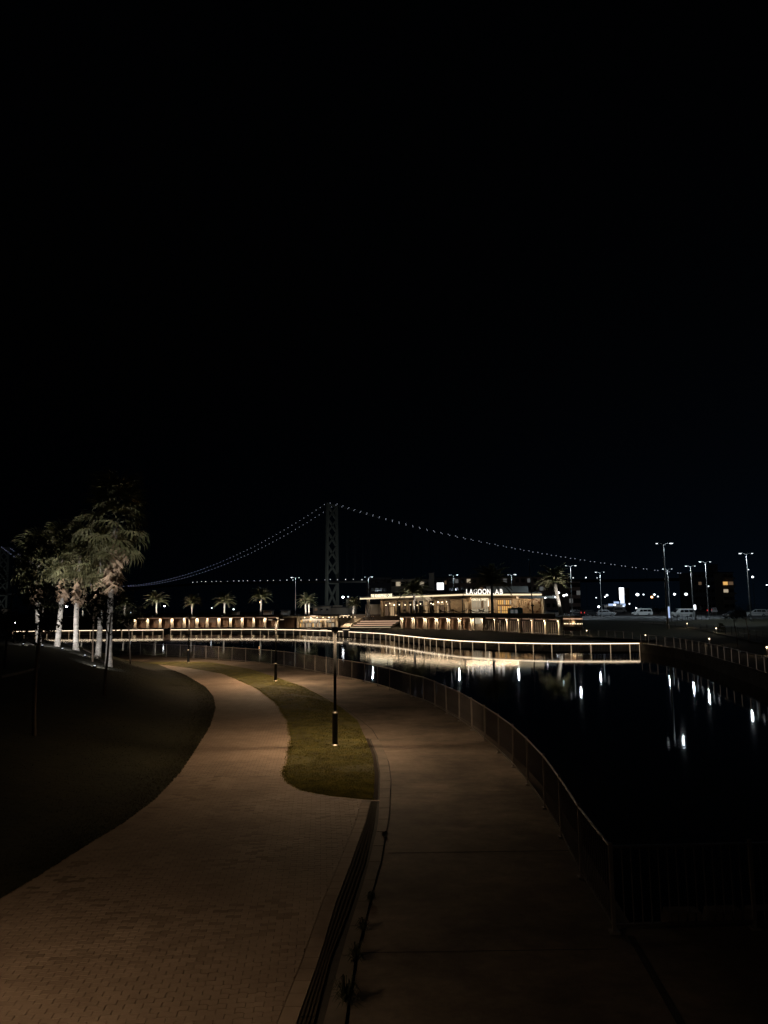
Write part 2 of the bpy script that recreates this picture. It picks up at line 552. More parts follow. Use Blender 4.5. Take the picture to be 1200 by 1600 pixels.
def mesh_np(name, V, F, mt, parent=None, kind=None, smooth_=False):
    me = bpy.data.meshes.new(name)
    V = np.asarray(V, dtype=np.float32)
    F = np.asarray(F, dtype=np.int32)
    me.vertices.add(len(V))
    me.vertices.foreach_set('co', V.ravel())
    k = F.shape[1]
    me.loops.add(F.size)
    me.loops.foreach_set('vertex_index', F.ravel())
    me.polygons.add(len(F))
    me.polygons.foreach_set('loop_start', np.arange(len(F), dtype=np.int32) * k)
    me.polygons.foreach_set('loop_total', np.full(len(F), k, dtype=np.int32))
    me.materials.append(mt)
    me.update(calc_edges=True)
    me.validate()
    o = bpy.data.objects.new(name, me)
    COL.objects.link(o)
    if parent is not None: o.parent = parent
    if kind: o['kind'] = kind
    return o
# ============================================================ THE SETTING
ZP = 0.5                                               # level of the near paths above the lagoon
tag(MB().prism([(-9000, -400), (9000, -400), (9000, 12000), (-9000, 12000)], -3.2, -3.0).build('ground', M['ground']), kind='structure')
tag(MB().prism([(-5000, 360), (5000, 360), (5000, 9000), (-5000, 9000)], -1.4, -1.2).build('sea', M['water']), kind='structure')
tag(MB().prism([(-260, 2), (200, 2), (200, 300), (-260, 300)], -0.2, 0.0).build('water', M['water']), kind='structure')

def gl(pts, z):
    return [G(x, y, z) for x, y in pts]
# fence line of the near shore (post tops seen at 1.2 m above the path)
FT = [(641, 1053), (661, 1057.5), (679, 1064), (697, 1072), (717, 1080.5), (736.5, 1091), (756.5, 1103), (778, 1116.5),
      (800.5, 1133), (823, 1153), (849, 1180), (874, 1213), (904, 1259), (953.5, 1321)]
FB = [(195, 1022.5), (300, 1028), (400, 1036), (450, 1042), (500, 1052), (560, 1064), (600, 1074)]
fence_near = gl(FB, ZP) + gl(FT, ZP + 1.2)
fence_near = [Vector((p.x, p.y, ZP)) for p in fence_near]
fence_near = [fence_near[0] + Vector((-45, 10, 0)), fence_near[0] + Vector((-18, 3.2, 0))] + fence_near
corner = fence_near[-1]
fr = G(1170, 1316, ZP + 1.2); fr.z = ZP
dirr = (fr - corner).normalized()
fence_right = [corner, corner + dirr * 16]
def offset(poly, d):
    out = []
    for i, p in enumerate(poly):
        a = poly[max(i - 1, 0)]; b = poly[min(i + 1, len(poly) - 1)]
        t = (b - a).normalized()
        out.append(Vector((p.x - t.y * d, p.y + t.x * d, p.z)))
    return out
shore = offset(fence_near, 0.35)
nc = Vector((-dirr.y, dirr.x, 0))
shore[-1] = corner + nc * 0.35 + Vector((0.35, 0, 0))
land = [(p.x, p.y) for p in shore] + [((corner + dirr * 30 + nc * 0.35).x, (corner + dirr * 30 + nc * 0.35).y), (40, -14), (-90, -14), (-90, 80)]
tag(MB().prism(land, -1.0, ZP - 0.002).build('road', M['road']), kind='structure')

# edge lines as functions of distance Y
def fY(pts, z=ZP, extra_lo=None, extra_hi=None):
    W = sorted([(G(x, y, z).y, G(x, y, z).x) for x, y in pts])
    Y = [w[0] for w in W]; X = [w[1] for w in W]
    def f(y):
        if y < Y[0]:
            return X[0] + (X[1] - X[0]) / (Y[1] - Y[0]) * (y - Y[0])
        return float(np.interp(y, Y, X))
    f.lo, f.hi = Y[0], Y[-1]
    return f
eL = fY([(0, 1408), (60, 1372), (120, 1333), (190, 1290), (240, 1253), (280, 1210), (310, 1165), (328, 1135), (336, 1108), (333, 1090), (320, 1074),
         (290, 1056), (245, 1038), (215, 1034), (150, 1031)])
eR = fY([(578, 1252), (520, 1246.5), (475, 1238), (452, 1226), (444, 1212), (449, 1190), (455, 1160), (450, 1130), (432, 1100), (400, 1076), (350, 1054),
         (300, 1045), (250, 1039), (215, 1036)])
dL = fY([(466, 1600), (500, 1502), (525, 1417), (550, 1350), (572, 1287), (578, 1262), (584, 1240), (585, 1209), (581.5, 1181), (571, 1155), (558, 1127),
         (532, 1106), (501, 1088), (473, 1073.5), (434, 1060), (390, 1046), (340, 1037), (300, 1033), (250, 1030), (210, 1028)])
dS = fY([(492, 1600), (517, 1502), (547, 1425), (572, 1350), (585, 1290), (591, 1240), (592, 1209), (587, 1181), (576, 1155)])
dK = fY([(505, 1600), (520, 1542), (540, 1470), (550, 1437), (565, 1390), (576, 1350), (590, 1292), (593, 1250), (594, 1209), (590, 1181), (580, 1157)])
dR = fY([(541, 1600), (550, 1537), (560, 1482), (572, 1440), (582, 1395), (596, 1350), (602, 1312), (609, 1275), (611, 1220), (607.5, 1192), (594.5, 1161.5),
         (581.5, 1140), (562, 1124), (538, 1106), (507, 1088), (479, 1073.5)])
Y_corner = G(578, 1252).y
def pathR(y):
    return dL(y) if y < Y_corner else eR(y)
def loft(ya, yb, f, g, z, mt, name, step=0.25, kind='structure', depth=0.0, zf=None):
    n = max(2, int((yb - ya) / step))
    ys = np.linspace(ya, yb, n)
    V, F = [], []
    for y in ys:
        V += [(f(y), y, z), (g(y), y, z)]
    for i in range(n - 1):
        F.append((2 * i, 2 * i + 1, 2 * i + 3, 2 * i + 2))
    o = MB().add(V, F).build(name, mt)
    if kind: o['kind'] = kind
    return o
# paved path: bed, individual pavers near, one mesh further, texture beyond
Y_PN, Y_PF = 5.6, 21.0
bed = loft(2.0, Y_PF + 0.2, eL, pathR, ZP + 0.012, M['paver_bed'], 'path_bed')
far_path = loft(Y_PF, eL.hi - 0.5, eL, eR, ZP + 0.040, M['paver_far'], 'path')
loft(eL.hi - 3.0, eL.hi + 0.1, lambda y: -60.0, eL, ZP + 0.036, M['paver_far'], 'path_end')
def lineR(y):
    return dL(y) - 0.235 if y < Y_corner - 0.1 else eR(y) + 0.05
PW, PH, PT = 0.22, 0.11, 0.03
th = R(5.0)
cth, sth = math.cos(th), math.sin(th)
def paver_mesh(par):
    g = 0.0028; st = 0.012
    a, b = PW / 2 - g, PH / 2 - g
    s = st if par == 0 else -st
    # stepped top and bottom edge, as interlocking blocks have
    poly = [(-a, -b + s), (-0.012, -b + s), (0.012, -b - s), (a, -b - s), (a, b - s), (0.012, b - s), (-0.012, b + s), (-a, b + s)]
    n = 8
    vs = [(x, y, -PT + 0.004) for x, y in poly] + [(x, y, -0.004) for x, y in poly] + [(x * 0.975, y * 0.955, 0.0) for x, y in poly]
    fs = [(16, 17, 18, 19, 20, 21, 22, 23)]
    for i in range(n):
        j = (i + 1) % n
        fs += [(i, j, 8 + j, 8 + i), (8 + i, 8 + j, 16 + j, 16 + i)]
    return vs, fs
pm = [paver_mesh(0), paver_mesh(1)]
pmesh = []
for par in (0, 1):
    for key in ('paver', 'paver_b'):
        me = bpy.data.meshes.new('paver')
        me.from_pydata(pm[par][0], [], pm[par][1])
        me.materials.append(M[key])
        pmesh.append(me)
cands = []
for j in range(-10, 260):
    for i in range(-60, 60):
        u = i * PW + (PW / 2 if j % 2 else 0); v = j * PH
        X = u * cth - v * sth; Y = u * sth + v * cth
        if Y < Y_PN or Y > Y_PF: continue
        if X < eL(Y) - 0.10 or X > lineR(Y) + 0.10: continue
        if abs(X) > 0.60 * Y + 0.6: continue
        # the lawn's rounded near end
        cands.append((Y, X, j % 2))
def in_view(X, Y):
    d = Vector((X, Y, ZP - CH))
    f_ = d.dot(_F)
    return abs(d.dot(_Rt) / f_) < 600 / FPX and abs(d.dot(_U) / f_) < 800 / FPX
def clip_poly(poly, Y):
    # keep what lies between the left edge and the border course
    for f, s in ((eL, 1), (lineR, -1)):
        x0, y0_ = f(Y - .2), Y - .2; x1, y1_ = f(Y + .2), Y + .2
        def dist(p): return s * ((p[0] - x0) * (y1_ - y0_) - (p[1] - y0_) * (x1 - x0))
        out = []
        for i in range(len(poly)):
            a, b = poly[i], poly[(i + 1) % len(poly)]
            da, db = dist(a), dist(b)
            if da >= 0: out.append(a)
            if (da >= 0) != (db >= 0):
                t = da / (da - db)
                out.append((a[0] + (b[0] - a[0]) * t, a[1] + (b[1] - a[1]) * t))
        poly = out
        if len(poly) < 3: return None
    return poly
cutmb = MB()
whole = []
for c in cands:
    Y, X, par = c
    if X - .13 > eL(Y) + .04 and X + .13 < lineR(Y) - .01:
        whole.append(c); continue
    loop = [(X + x * cth - y * sth, Y + x * sth + y * cth) for x, y, z in pm[par][0][8:16]]
    cl = clip_poly(loop, Y)
    if cl and len(cl) >= 3:
        ar = abs(sum(cl[i][0] * cl[(i + 1) % len(cl)][1] - cl[(i + 1) % len(cl)][0] * cl[i][1] for i in range(len(cl)))) / 2
        if ar > 0.0012: cutmb.prism(cl, ZP + 0.014, ZP + 0.041)
cands = whole
cutmb.build('cut_pavers', M['paver'], bed, kind='stuff')
# border course of long stones beside the drain
yb = 5.6
while yb < Y_corner - 0.15:
    y2 = yb + 0.29
    mb = MB(); z0_, z1_ = ZP + .013, ZP + .0425
    q = [(dL(yb) - .225, yb), (dL(yb) - .012, yb), (dL(y2) - .012, y2), (dL(y2) - .225, y2)]
    mb.prism(q, z0_, z1_)
    mb.build('border_stone', M['paver_b'], bed)
    yb += 0.30
seen = [c for c in cands if in_view(c[1], c[0])]
rest_extra = [c for c in cands if not in_view(c[1], c[0])]
seen.sort()
near = seen[:300]
for Y, X, par in near:
    o = bpy.data.objects.new('paver', pmesh[par * 2 + (1 if random.random() < 0.3 else 0)])
    COL.objects.link(o)
    o.parent = bed
    o.location = (X, Y, ZP + 0.042 + random.gauss(0, 0.0012))
    o.rotation_euler = (random.gauss(0, 0.006), random.gauss(0, 0.004), th + random.gauss(0, 0.004))
for mi, key in enumerate(('paver', 'paver_b')):
    V, F = [], []
    b8 = []
    for Y, X, par in seen[300:] + rest_extra:
        pick = 1 if (hash((round(X, 2), round(Y, 2))) % 10) < 3 else 0
        if pick != mi: continue
        vs, fs = pm[par]
        dz = ZP + 0.042 + random.gauss(0, 0.0012)
        o0 = len(V)
        for x, y, z in vs[8:]:
            V.append((X + x * cth - y * sth, Y + x * sth + y * cth, z + dz))
        b8.append(tuple(o0 + k for k in range(8, 16)))
        for k in range(8):
            k2 = (k + 1) % 8
            F.append((o0 + k, o0 + k2, o0 + 8 + k2, o0 + 8 + k))
    mbp = MB(); mbp.v = V; mbp.f = F + b8
    mbp.build('pavers_beyond', M[key], bed, kind='stuff')

# soldier course beside the drain, each stone a part of the kerb
kerb = empty('kerb', 'concrete kerb of long stones between the drain and the concrete road', 'kerb', (dK(12), 12, ZP))
y = 6.0
while y < G(590, 1292).y + 6:
    L_ = 0.9
    y2 = y + L_ - 0.02
    mb = MB()
    V = [(dK(y) + .01, y, ZP + .03), (dR(y) - .012, y, ZP + .03), (dR(y2) - .012, y2, ZP + .03), (dK(y2) + .01, y2, ZP + .03)]
    V = [(a, b, -0.05 + ZP) for a, b, c in V] + V
    mb.add(V, [(4, 5, 6, 7), (0, 1, 5, 4), (1, 2, 6, 5), (2, 3, 7, 6), (3, 0, 4, 7)])
    mb.build('kerb_stone', M['strip'], kerb, origin=kerb.location)
    y += L_
yk = y
loft(yk, dK.hi, dK, dR, ZP + 0.030, M['strip'], 'kerb_far')
loft(dR.lo - 2, dR.hi, lambda y: dR(y) - 0.012, lambda y: dR(y) + 0.014, ZP + 0.006, M['joint'], 'joint')
loft(2.5, dS.hi, dS, dK, ZP + 0.006, M['gutter'], 'gutter')  # shade of a deeper gutter put into this flat dark colour
# slotted drain: four flat bars with black slots between, in lengths
drain = empty('drain_channel', 'slotted metal drain channel curving between paving and kerb', 'drain', (dL(12), 12, ZP))
y = 5.0
while y < dS.hi - 0.2:
    y2 = min(y + 1.0, dS.hi)
    ys = np.linspace(y, y2 - 0.02, 5)
    mb = MB()
    for k in range(4):
        f0, f1 = k / 4 + 0.03, (k + 1) / 4 - 0.055
        V, F = [], []
        for yy in ys:
            a, b = dL(yy), dS(yy)
            V += [(a + (b - a) * f0, yy, ZP + 0.036), (a + (b - a) * f1, yy, ZP + 0.036), (a + (b - a) * f1, yy, ZP + 0.004), (a + (b - a) * f0, yy, ZP + 0.004)]
        for i in range(len(ys) - 1):
            o_ = 4 * i
            F += [(o_, o_ + 1, o_ + 5, o_ + 4), (o_ + 1, o_ + 2, o_ + 6, o_ + 5), (o_ + 3, o_, o_ + 4, o_ + 7)]
        mb.add(V, F)
    mb.build('grate', M['drain'], drain, origin=drain.location)
    y += 1.0
loft(2.5, dS.hi, dL, dS, ZP + 0.003, M['slot'], 'drain_bottom')
# sealed joints across the road
def strip(p, q, w, name, z=ZP + 0.003):
    p = Vector((p[0], p[1], z)); q = Vector((q[0], q[1], z))
    t = (q - p).normalized(); n = Vector((-t.y, t.x, 0)) * w / 2
    return tag(MB().add([p - n, q - n, q + n, p + n], [(0, 1, 2, 3)]).build(name, M['joint']), kind='structure')
strip(G(607, 1333), G(905, 1329), 0.03, 'joint')
strip(G(585, 1131), G(690, 1131), 0.04, 'joint')
strip(G(600, 1240), G(842, 1236), 0.018, 'joint')
strip(G(560, 1489), G(950, 1483), 0.02, 'joint')
strip(G(540, 1106), G(640, 1100), 0.03, 'joint')
strip(G(985, 1462), G(1070, 1610), 0.10, 'joint')

# ---- lawn strip
def lawn_z(X, Y):
    a, b = eR(Y), dL(Y)
    w = max(b - a, 0.01)
    t = (X - a) / w
    return ZP + 0.043 + 0.055 * math.sin(math.pi * max(0, min(1, t))) * min(1, w / 2)
V, F = [], []
ys = np.linspace(Y_corner + 0.02, min(eR.hi, dL.hi), 240)
NX = 16
for yv in ys:
    a, b = eR(yv), dL(yv)
    for k in range(NX + 1):
        X = a + (b - a) * k / NX
        V.append((X, yv, lawn_z(X, yv)))
for i in range(len(ys) - 1):
    for k in range(NX):
        o_ = i * (NX + 1) + k
        F.append((o_, o_ + 1, o_ + NX + 2, o_ + NX + 1))
mesh_np('lawn', V, F, M['lawn'], kind='structure', smooth_=True)
# ---- grass bank rising to the left
CREST = 2.15
def bank_z(X, Y):
    e = eL(Y)
    d = e - X
    k = smooth(d / 10.5) * (0.70 + 0.30 * smooth((Y - 12) / 30)) * smooth((78 - Y) / 15)
    return ZP + 0.045 + CREST * k + 0.05 * math.sin(X * 0.9 + Y * 0.37) * min(1, max(0, d) / 2)
ys = np.concatenate([np.arange(1.5, 70, 0.5), np.arange(70, 84, 1.0)])
offs = [0, .15, .4, .8, 1.3, 2, 2.8, 3.8, 5, 6.5, 8, 9.5, 11, 13, 16, 20, 26, 34, 45, 60]
V, F = [], []
for yv in ys:
    e = eL(min(yv, eL.hi))
    for o_ in offs:
        X = e - o_
        V.append((X, yv, bank_z(X, yv) if yv <= 78 else ZP + 0.04))
n = len(offs)
for i in range(len(ys) - 1):
    for k in range(n - 1):
        o_ = i * n + k
        F.append((o_ + 1, o_, o_ + n, o_ + n + 1))
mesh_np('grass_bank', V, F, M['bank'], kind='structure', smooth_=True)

# grass blades
def blades(name, pts, h, mt, kind='stuff'):
    n_ = len(pts)
    P = np.array(pts)
    ang = rng.uniform(0, 2 * np.pi, n_)
    hh = h * rng.uniform(0.5, 1.3, n_)
    w = 0.010 * rng.uniform(0.7, 1.5, n_)
    lean = rng.normal(0, 0.5, (n_, 2)) * hh[:, None]
    dx, dy = np.cos(ang) * w, np.sin(ang) * w
    Vv = np.zeros((n_, 3, 3))
    Vv[:, 0] = P + np.stack([dx, dy, 0 * dx], 1)
    Vv[:, 1] = P - np.stack([dx, dy, 0 * dx], 1)
    Vv[:, 2] = P + np.stack([lean[:, 0], lean[:, 1], hh], 1)
    Fv = np.arange(n_ * 3).reshape(n_, 3)
    return mesh_np(name, Vv.reshape(-1, 3), Fv, mt, kind=kind)
pts = []
ymax = eR.hi - 1
while len(pts) < 150000:
    Y = Y_corner + (ymax - Y_corner) * random.random() ** 2.6
    a, b = eR(Y), dL(Y)
    X = a + (b - a) * random.random()
    if random.random() < 0.06:
        X = a + random.gauss(0, 0.05)
    if math.sin(X * 2.1 + math.sin(Y * 1.3) * 2) + math.sin(Y * 1.7 + X) < -1.1 and random.random() < 0.6: continue
    pts.append((X, Y, lawn_z(X, Y) - 0.005))
tag(blades('grass', pts, 0.026, M['blade']), 'short yellow green grass of the lawn strip around the near path lamp', 'grass')
pts = []
while len(pts) < 70000:
    Y = 6 + 50 * random.random() ** 2.0
    d = abs(random.gauss(0, 1.0)) * (0.5 if random.random() < 0.5 else 3) - 0.03
    X = eL(Y) - d
    pts.append((X, Y, bank_z(X, Y) - 0.005))
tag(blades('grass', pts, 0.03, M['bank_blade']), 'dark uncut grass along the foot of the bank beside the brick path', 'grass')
# weeds growing in the kerb joint
for (x, y, s, lb) in ((601, 1308, .16, 'small weed in the kerb joint nearest the lawn corner'), (580, 1409, .22, 'weed tuft in the kerb joint, second from the lawn corner'),
                      (567, 1455, .26, 'spreading weed tuft in the kerb joint between two others'),
                      (556, 1500, .30, 'leafy weed tuft in the kerb joint above the largest one'), (541, 1568, .42, 'largest weed tuft at the bottom of the kerb joint')):
    p = G(x, y)
    mb = MB()
    for k in range(90):
        a = random.uniform(0, 2 * math.pi); L_ = .72 * s * random.uniform(.25, 1); up = random.uniform(.1, .7) * s
        w = 0.004 + 0.005 * random.random()
        q0 = Vector((p.x, p.y, ZP)); q1 = q0 + Vector((math.cos(a) * L_ * .55, math.sin(a) * L_ * .55, up)); q2 = q0 + Vector((math.cos(a) * L_, math.sin(a) * L_, up * .6))
        n_ = Vector((-math.sin(a), math.cos(a), 0)) * w
        mb.add([q0 - n_ * .4, q0 + n_ * .4, q1 + n_, q1 - n_, q2], [(0, 1, 2, 3), (3, 2, 4)])
    tag(mb.build('weed', M['leaf'], origin=(p.x, p.y, ZP)), lb, 'weed', 'weeds growing in the kerb joint')

# ---- far terrace at the lagoon's edge (waterline points)
WL = [(20, 994.5), (90, 993.3), (180, 992.3), (262, 991.6), (330, 991.2), (400, 991), (460, 992), (515, 994.2), (560, 997), (600, 999.6), (640, 1004.8), (680, 1010), (720, 1014),
      (780, 1017.3), (820, 1018.5), (860, 1019.4), (940, 1019.6), (999, 1019.2)]
wl = gl(WL, 0.0)
wl = [wl[0] + Vector((-60, 12, 0))] + wl
WR = [(999, 1019.2), (1054, 1028), (1100, 1041), (1146, 1058), (1176, 1069), (1200, 1079.5), (1290, 1125)]
wr = gl(WR, 0.0)
ZT, ZW, ZU, ZC = 0.10, 0.86, 3.2, 2.2
terr = [(p.x, p.y) for p in wl] + [(wl[-1].x + 3, wl[-1].y), (wl[-1].x + 40, 150), (70, 215), (-260, 215)]
tag(MB().prism(terr, -1.0, ZT).build('terrace', M['terrace']), kind='structure')
# right bank wall and walkway
wb = offset(wr, 0.0)
back = []
for p in wr:
    back.append(Vector((p.x + 5.5, p.y + 6.5, 0)))
walk = [(p.x, p.y) for p in wr] + [(p.x, p.y) for p in back[::-1]]
tag(MB().prism(walk, -1.0, ZW).build('walkway', M['stone']), kind='structure')
cap = MB()
for a, b in zip(wr[:-1], wr[1:]):
    cap.bar((a.x + .10, a.y + .1, ZW + .04), (b.x + .10, b.y + .1, ZW + .04), .32, .075)
tag(cap.build('wall_coping', M['strip']), kind='structure')
# dark strip of ground between the terrace and the car park: slope from the walkway up to the car park edge
lo = [G(880, 997, 0.25), G(940, 996.5, 0.4)] + [Vector((p.x - .0, p.y + .0, ZW + .01)) for p in back]
cp_px = [(878, 969), (935, 969), (985, 970), (1050, 971), (1110, 967.5), (1160, 966.5), (1215, 967), (1290, 968)]
hi = gl(cp_px, ZC)
hi.append(hi[-1] + Vector((20, -5, 0)))
nb = 40
def resample(pl, n_):
    d = [0]
    for a, b in zip(pl[:-1], pl[1:]): d.append(d[-1] + (b - a).length)
    out = []
    for t in np.linspace(0, d[-1], n_):
        out.append(Vector([float(np.interp(t, d, [p[k] for p in pl])) for k in range(3)]))
    return out
lo_r, hi_r = resample(lo, nb), resample(hi, nb)
V, F = [], []
NB = 12
for i in range(nb):
    for k in range(NB + 1):
        t = k / NB
        p = lo_r[i].lerp(hi_r[i], t)
        V.append((p.x, p.y, lo_r[i].z + (hi_r[i].z - lo_r[i].z) * smooth(t)))
for i in range(nb - 1):
    for k in range(NB):
        o_ = i * (NB + 1) + k
        F.append((o_, o_ + NB + 1, o_ + NB + 2, o_ + 1))
mesh_np('slope', V, F, M['bank'], kind='structure', smooth_=True)
def slope_z(X, Y):
    best = None
    for i in range(nb):
        a, b = lo_r[i], hi_r[i]
        ab = Vector((b.x - a.x, b.y - a.y)); ap = Vector((X - a.x, Y - a.y))
        t = max(0, min(1, ap.dot(ab) / ab.length_squared))
        d = (ap - ab * t).length
        if best is None or d < best[0]:
            best = (d, a.z + (b.z - a.z) * smooth(t))
    return best[1]
def onslope(x, y):
    d = ray(x, y)
    for Y in np.arange(55, 150, 0.4):
        p = A(x, y, Y)
        if p.z <= slope_z(p.x, p.y):
            return Vector((p.x, p.y, slope_z(p.x, p.y)))
    return A(x, y, 100)
# footpath running down the slope
ramp = [onslope(x, y) for x, y in ((1000, 974), (1040, 976), (1075, 981), (1110, 988), (1150, 997), (1195, 1008))]
mb = MB()
V, F = [], []
for i, p in enumerate(ramp):
    V += [(p.x, p.y - 1.3, p.z + .07), (p.x, p.y + 1.7, p.z + .22)]
for i in range(len(ramp) - 1):
    F.append((2 * i, 2 * i + 2, 2 * i + 3, 2 * i + 1))
tag(mb.add(V, F).build('footpath', M['strip']), kind='structure')
# car park
cpoly = [(p.x, p.y) for p in hi] + [(190, 300), (30, 330), (30, 175)]
tag(MB().prism(cpoly, -1.0, ZC + 0.01).build('car_park', M['asphalt']), kind='structure')
# upper ground behind the arcades
AC_L = [(212, 981.6), (231.4, 981.5), (250.6, 981.3), (269.3, 981.2), (288.2, 981), (308, 980.8), (324, 980.6), (342.3, 980.4), (360.6, 980.2), (379, 980.1), (397.3, 980.1), (415, 980.2), (434, 980.3)]
AC_R = [(628.8, 981.8), (646.2, 982.3), (664.5, 982.7), (682.5, 983.1), (701.2, 983.6), (719.1, 984.1), (738.4, 984.7), (756.6, 985.2), (776, 986.2), (795.3, 987.3),
        (814, 988.3), (834.3, 989.6), (854.8, 990.8), (876, 991.9)]
acl, acr = gl(AC_L, ZT), gl(AC_R, ZT)
front_l = [Vector((p.x, p.y + 2.6, 0)) for p in acl]
front_l = [front_l[0] + Vector((-70, 0, 0))] + front_l
st_y = G(580, 980.5, ZT).y
front_r = [Vector((p.x - 0.6, p.y + 2.8, 0)) for p in acr]
mid = [Vector((G(545, 975, ZT).x, st_y + 8.0, 0)), Vector((G(624, 975, ZT).x, st_y + 8.0, 0))]
up_ = [(p.x, p.y) for p in front_l] + [(mid[0].x, mid[0].y), (mid[1].x, mid[1].y)] + [(p.x, p.y) for p in front_r] + [(front_r[-1].x + 1.5, front_r[-1].y), (front_r[-1].x + 8, front_r[-1].y + 14), (front_r[-1].x + 14, front_r[-1].y + 50), (75, 358), (-300, 358)]
tag(MB().prism(up_, -1.0, ZU).build('upper_ground', M['terrace']), kind='structure')
# ============================================================ FENCES
def walk_at(pl, step, start=0.0):
    """points every step metres along a plan polyline"""
    d = [0]
    for a, b in zip(pl[:-1], pl[1:]): d.append(d[-1] + math.hypot(b.x - a.x, b.y - a.y))
    out = []
    t = start
    while t <= d[-1] + 1e-6:
        out.append(Vector((float(np.interp(t, d, [p.x for p in pl])), float(np.interp(t, d, [p.y for p in pl])), pl[0].z)))
        t += step
    return out
def make_fence(posts, z0, h, mt, label, balusters=0.13, nparts=300, group=None, post_w=0.05, rail_mt=None, gap=0.10, brk=1e9, kind_cat='fence'):
    o = empty('fence', label, kind_cat, (posts[0].x, posts[0].y, z0), group=group)
    org = o.location
    rail_mt = rail_mt or mt
    pm_ = None
    for p in posts:
        if pm_ is None:
            q = MB().box((0, 0, h / 2 + .02), (post_w, post_w, h + .04)).box((0, 0, .015), (.14, .14, .03)).build('post', mt, o)
            pm_ = q.data
            q.location = (p.x - org.x, p.y - org.y, 0)
        else:
            inst(pm_, 'post', o, (p.x - org.x, p.y - org.y, 0), rot=(random.gauss(0, .006), random.gauss(0, .006), 0))
    rest = MB()
    order = []
    for i, (a, b) in enumerate(zip(posts[:-1], posts[1:])):
        if (b - a).length > brk: continue
        t = (b - a).normalized()
        a2, b2 = a + t * (post_w / 2 + .002), b - t * (post_w / 2 + .002)
        rb = MB().tube([(a2.x, a2.y, z0 + h - .02), (b2.x, b2.y, z0 + h - .02)], .022, 6).build('top_rail', rail_mt, o, origin=org)
        rb.location = (0, 0, 0)
        rb = MB().bar((a2.x, a2.y, z0 + gap), (b2.x, b2.y, z0 + gap), .03, .035).build('bottom_rail', rail_mt, o, origin=org)
        if balusters:
            L_ = (b2 - a2).length
            n_ = int(L_ / balusters)
            for k in range(1, n_):
                p = a2 + t * (L_ * k / n_)
                order.append((math.hypot(p.x, p.y), p, math.atan2(t.y, t.x)))
    order.sort(key=lambda c: c[0])
    if order:
        hb = h - gap - .06
        me = None
        for i, (d, p, rz) in enumerate(order):
            if i < nparts and d < 40:
                if me is None:
                    q = MB().box((0, 0, gap + .018 + hb / 2), (.014, .014, hb)).build('baluster', M['bar'], o)
                    me = q.data
                    q.location = (p.x - org.x, p.y - org.y, 0)
                else:
                    inst(me, 'baluster', o, (p.x - org.x, p.y - org.y, 0), rot=(0, 0, rz))
            else:
                rest.box((p.x - org.x, p.y - org.y, gap + .018 + hb / 2), (.014, .014, hb))
        if rest.v:
            rest.build('balusters_beyond', M['bar'], o, kind='stuff')
    return o
posts_far = walk_at([Vector((p.x, p.y, ZP)) for p in fence_near[:9]] + [fence_near[9]], 2.12)[:-1]
posts_near = posts_far + fence_near[9:]
make_fence(posts_near, ZP, 1.2, M['galv'], 'long curved steel railing along the water side of the concrete road', rail_mt=M['rail'], nparts=230)
posts_r = walk_at(fence_right, 2.08)
make_fence(posts_r, ZP, 1.2, M['galv'], 'straight steel railing at right angles to the curved one, in the dark corner', rail_mt=M['rail'], nparts=70)
# loose stones behind the straight railing
for k, lb in enumerate(('rough stone block nearest the railing corner behind the straight railing', 'middle rough stone block behind the straight railing', 'rough stone block behind the second post of the straight railing')):
    p = corner + dirr * (1.1 + k * .62) + nc * .20
    mb = MB(); mb.box((0, 0, .11), (.55, .26, .2), .05 * k, .86)
    tag(mb.build('stone_block', M['stone'], origin=None), lb, 'stone', 'stone blocks along the railing foot').location = (p.x, p.y, ZP)
# walkway railing on the right bank
pr = walk_at([Vector((p.x + .35, p.y + .35, ZW)) for p in wr], 2.1)
rbr = make_fence(pr, ZW, 1.1, M['galv'], 'curved steel railing on top of the dark stone wall right of the lit railing', balusters=0.22, nparts=0, rail_mt=M['rail'])
lme_ = None
for ch in list(rbr.children):
    if ch.name.startswith('post'):
        if lme_ is None:
            q_ = MB().box((0, -.032, .56), (.035, .012, .98)).build('post_glow', M['led_faint'], ch); lme_ = q_.data  # full-height glow strip added so the post face looks lit
        else:
            inst(lme_, 'post_glow', ch)
# low railing behind the lit terrace edge
pr = walk_at([Vector((*G(882, 994.5, .35).xy, .35)), Vector((*G(940, 996.5, .5).xy, .5)), Vector((*G(996, 998.5, .7).xy, .7))], 2.2)
rb2 = make_fence(pr, .55, 1.0, M['galv'], 'short dim railing on the slope foot just above the right end of the lit railing', balusters=0, rail_mt=M['galv'])
for ch in list(rb2.children):
    if ch.name.startswith('post'):
        inst(lme_, 'post_glow', ch)  # same added glow strip on these posts
# car park edge railing, thin
pr = walk_at([Vector((*G(1050, 971, ZC).xy, ZC)), Vector((*G(1110, 967.5, ZC).xy, ZC)), Vector((*G(1160, 966.5, ZC).xy, ZC)), Vector((*G(1215, 967, ZC).xy, ZC))], 2.6)
make_fence(pr, ZC, 1.1, M['darksteel'], 'thin dark railing along the front edge of the car park', balusters=0)
# railing down the footpath
make_fence([Vector((p.x, p.y - 1.4, 0)) for p in ramp[:1]] + walk_at([Vector((p.x, p.y - 1.4, 0)) for p in ramp], 3.0)[1:], 1.35, .95, M['darksteel'],
           'low dark railing beside the footpath that runs down the grass slope', balusters=0, gap=.4)

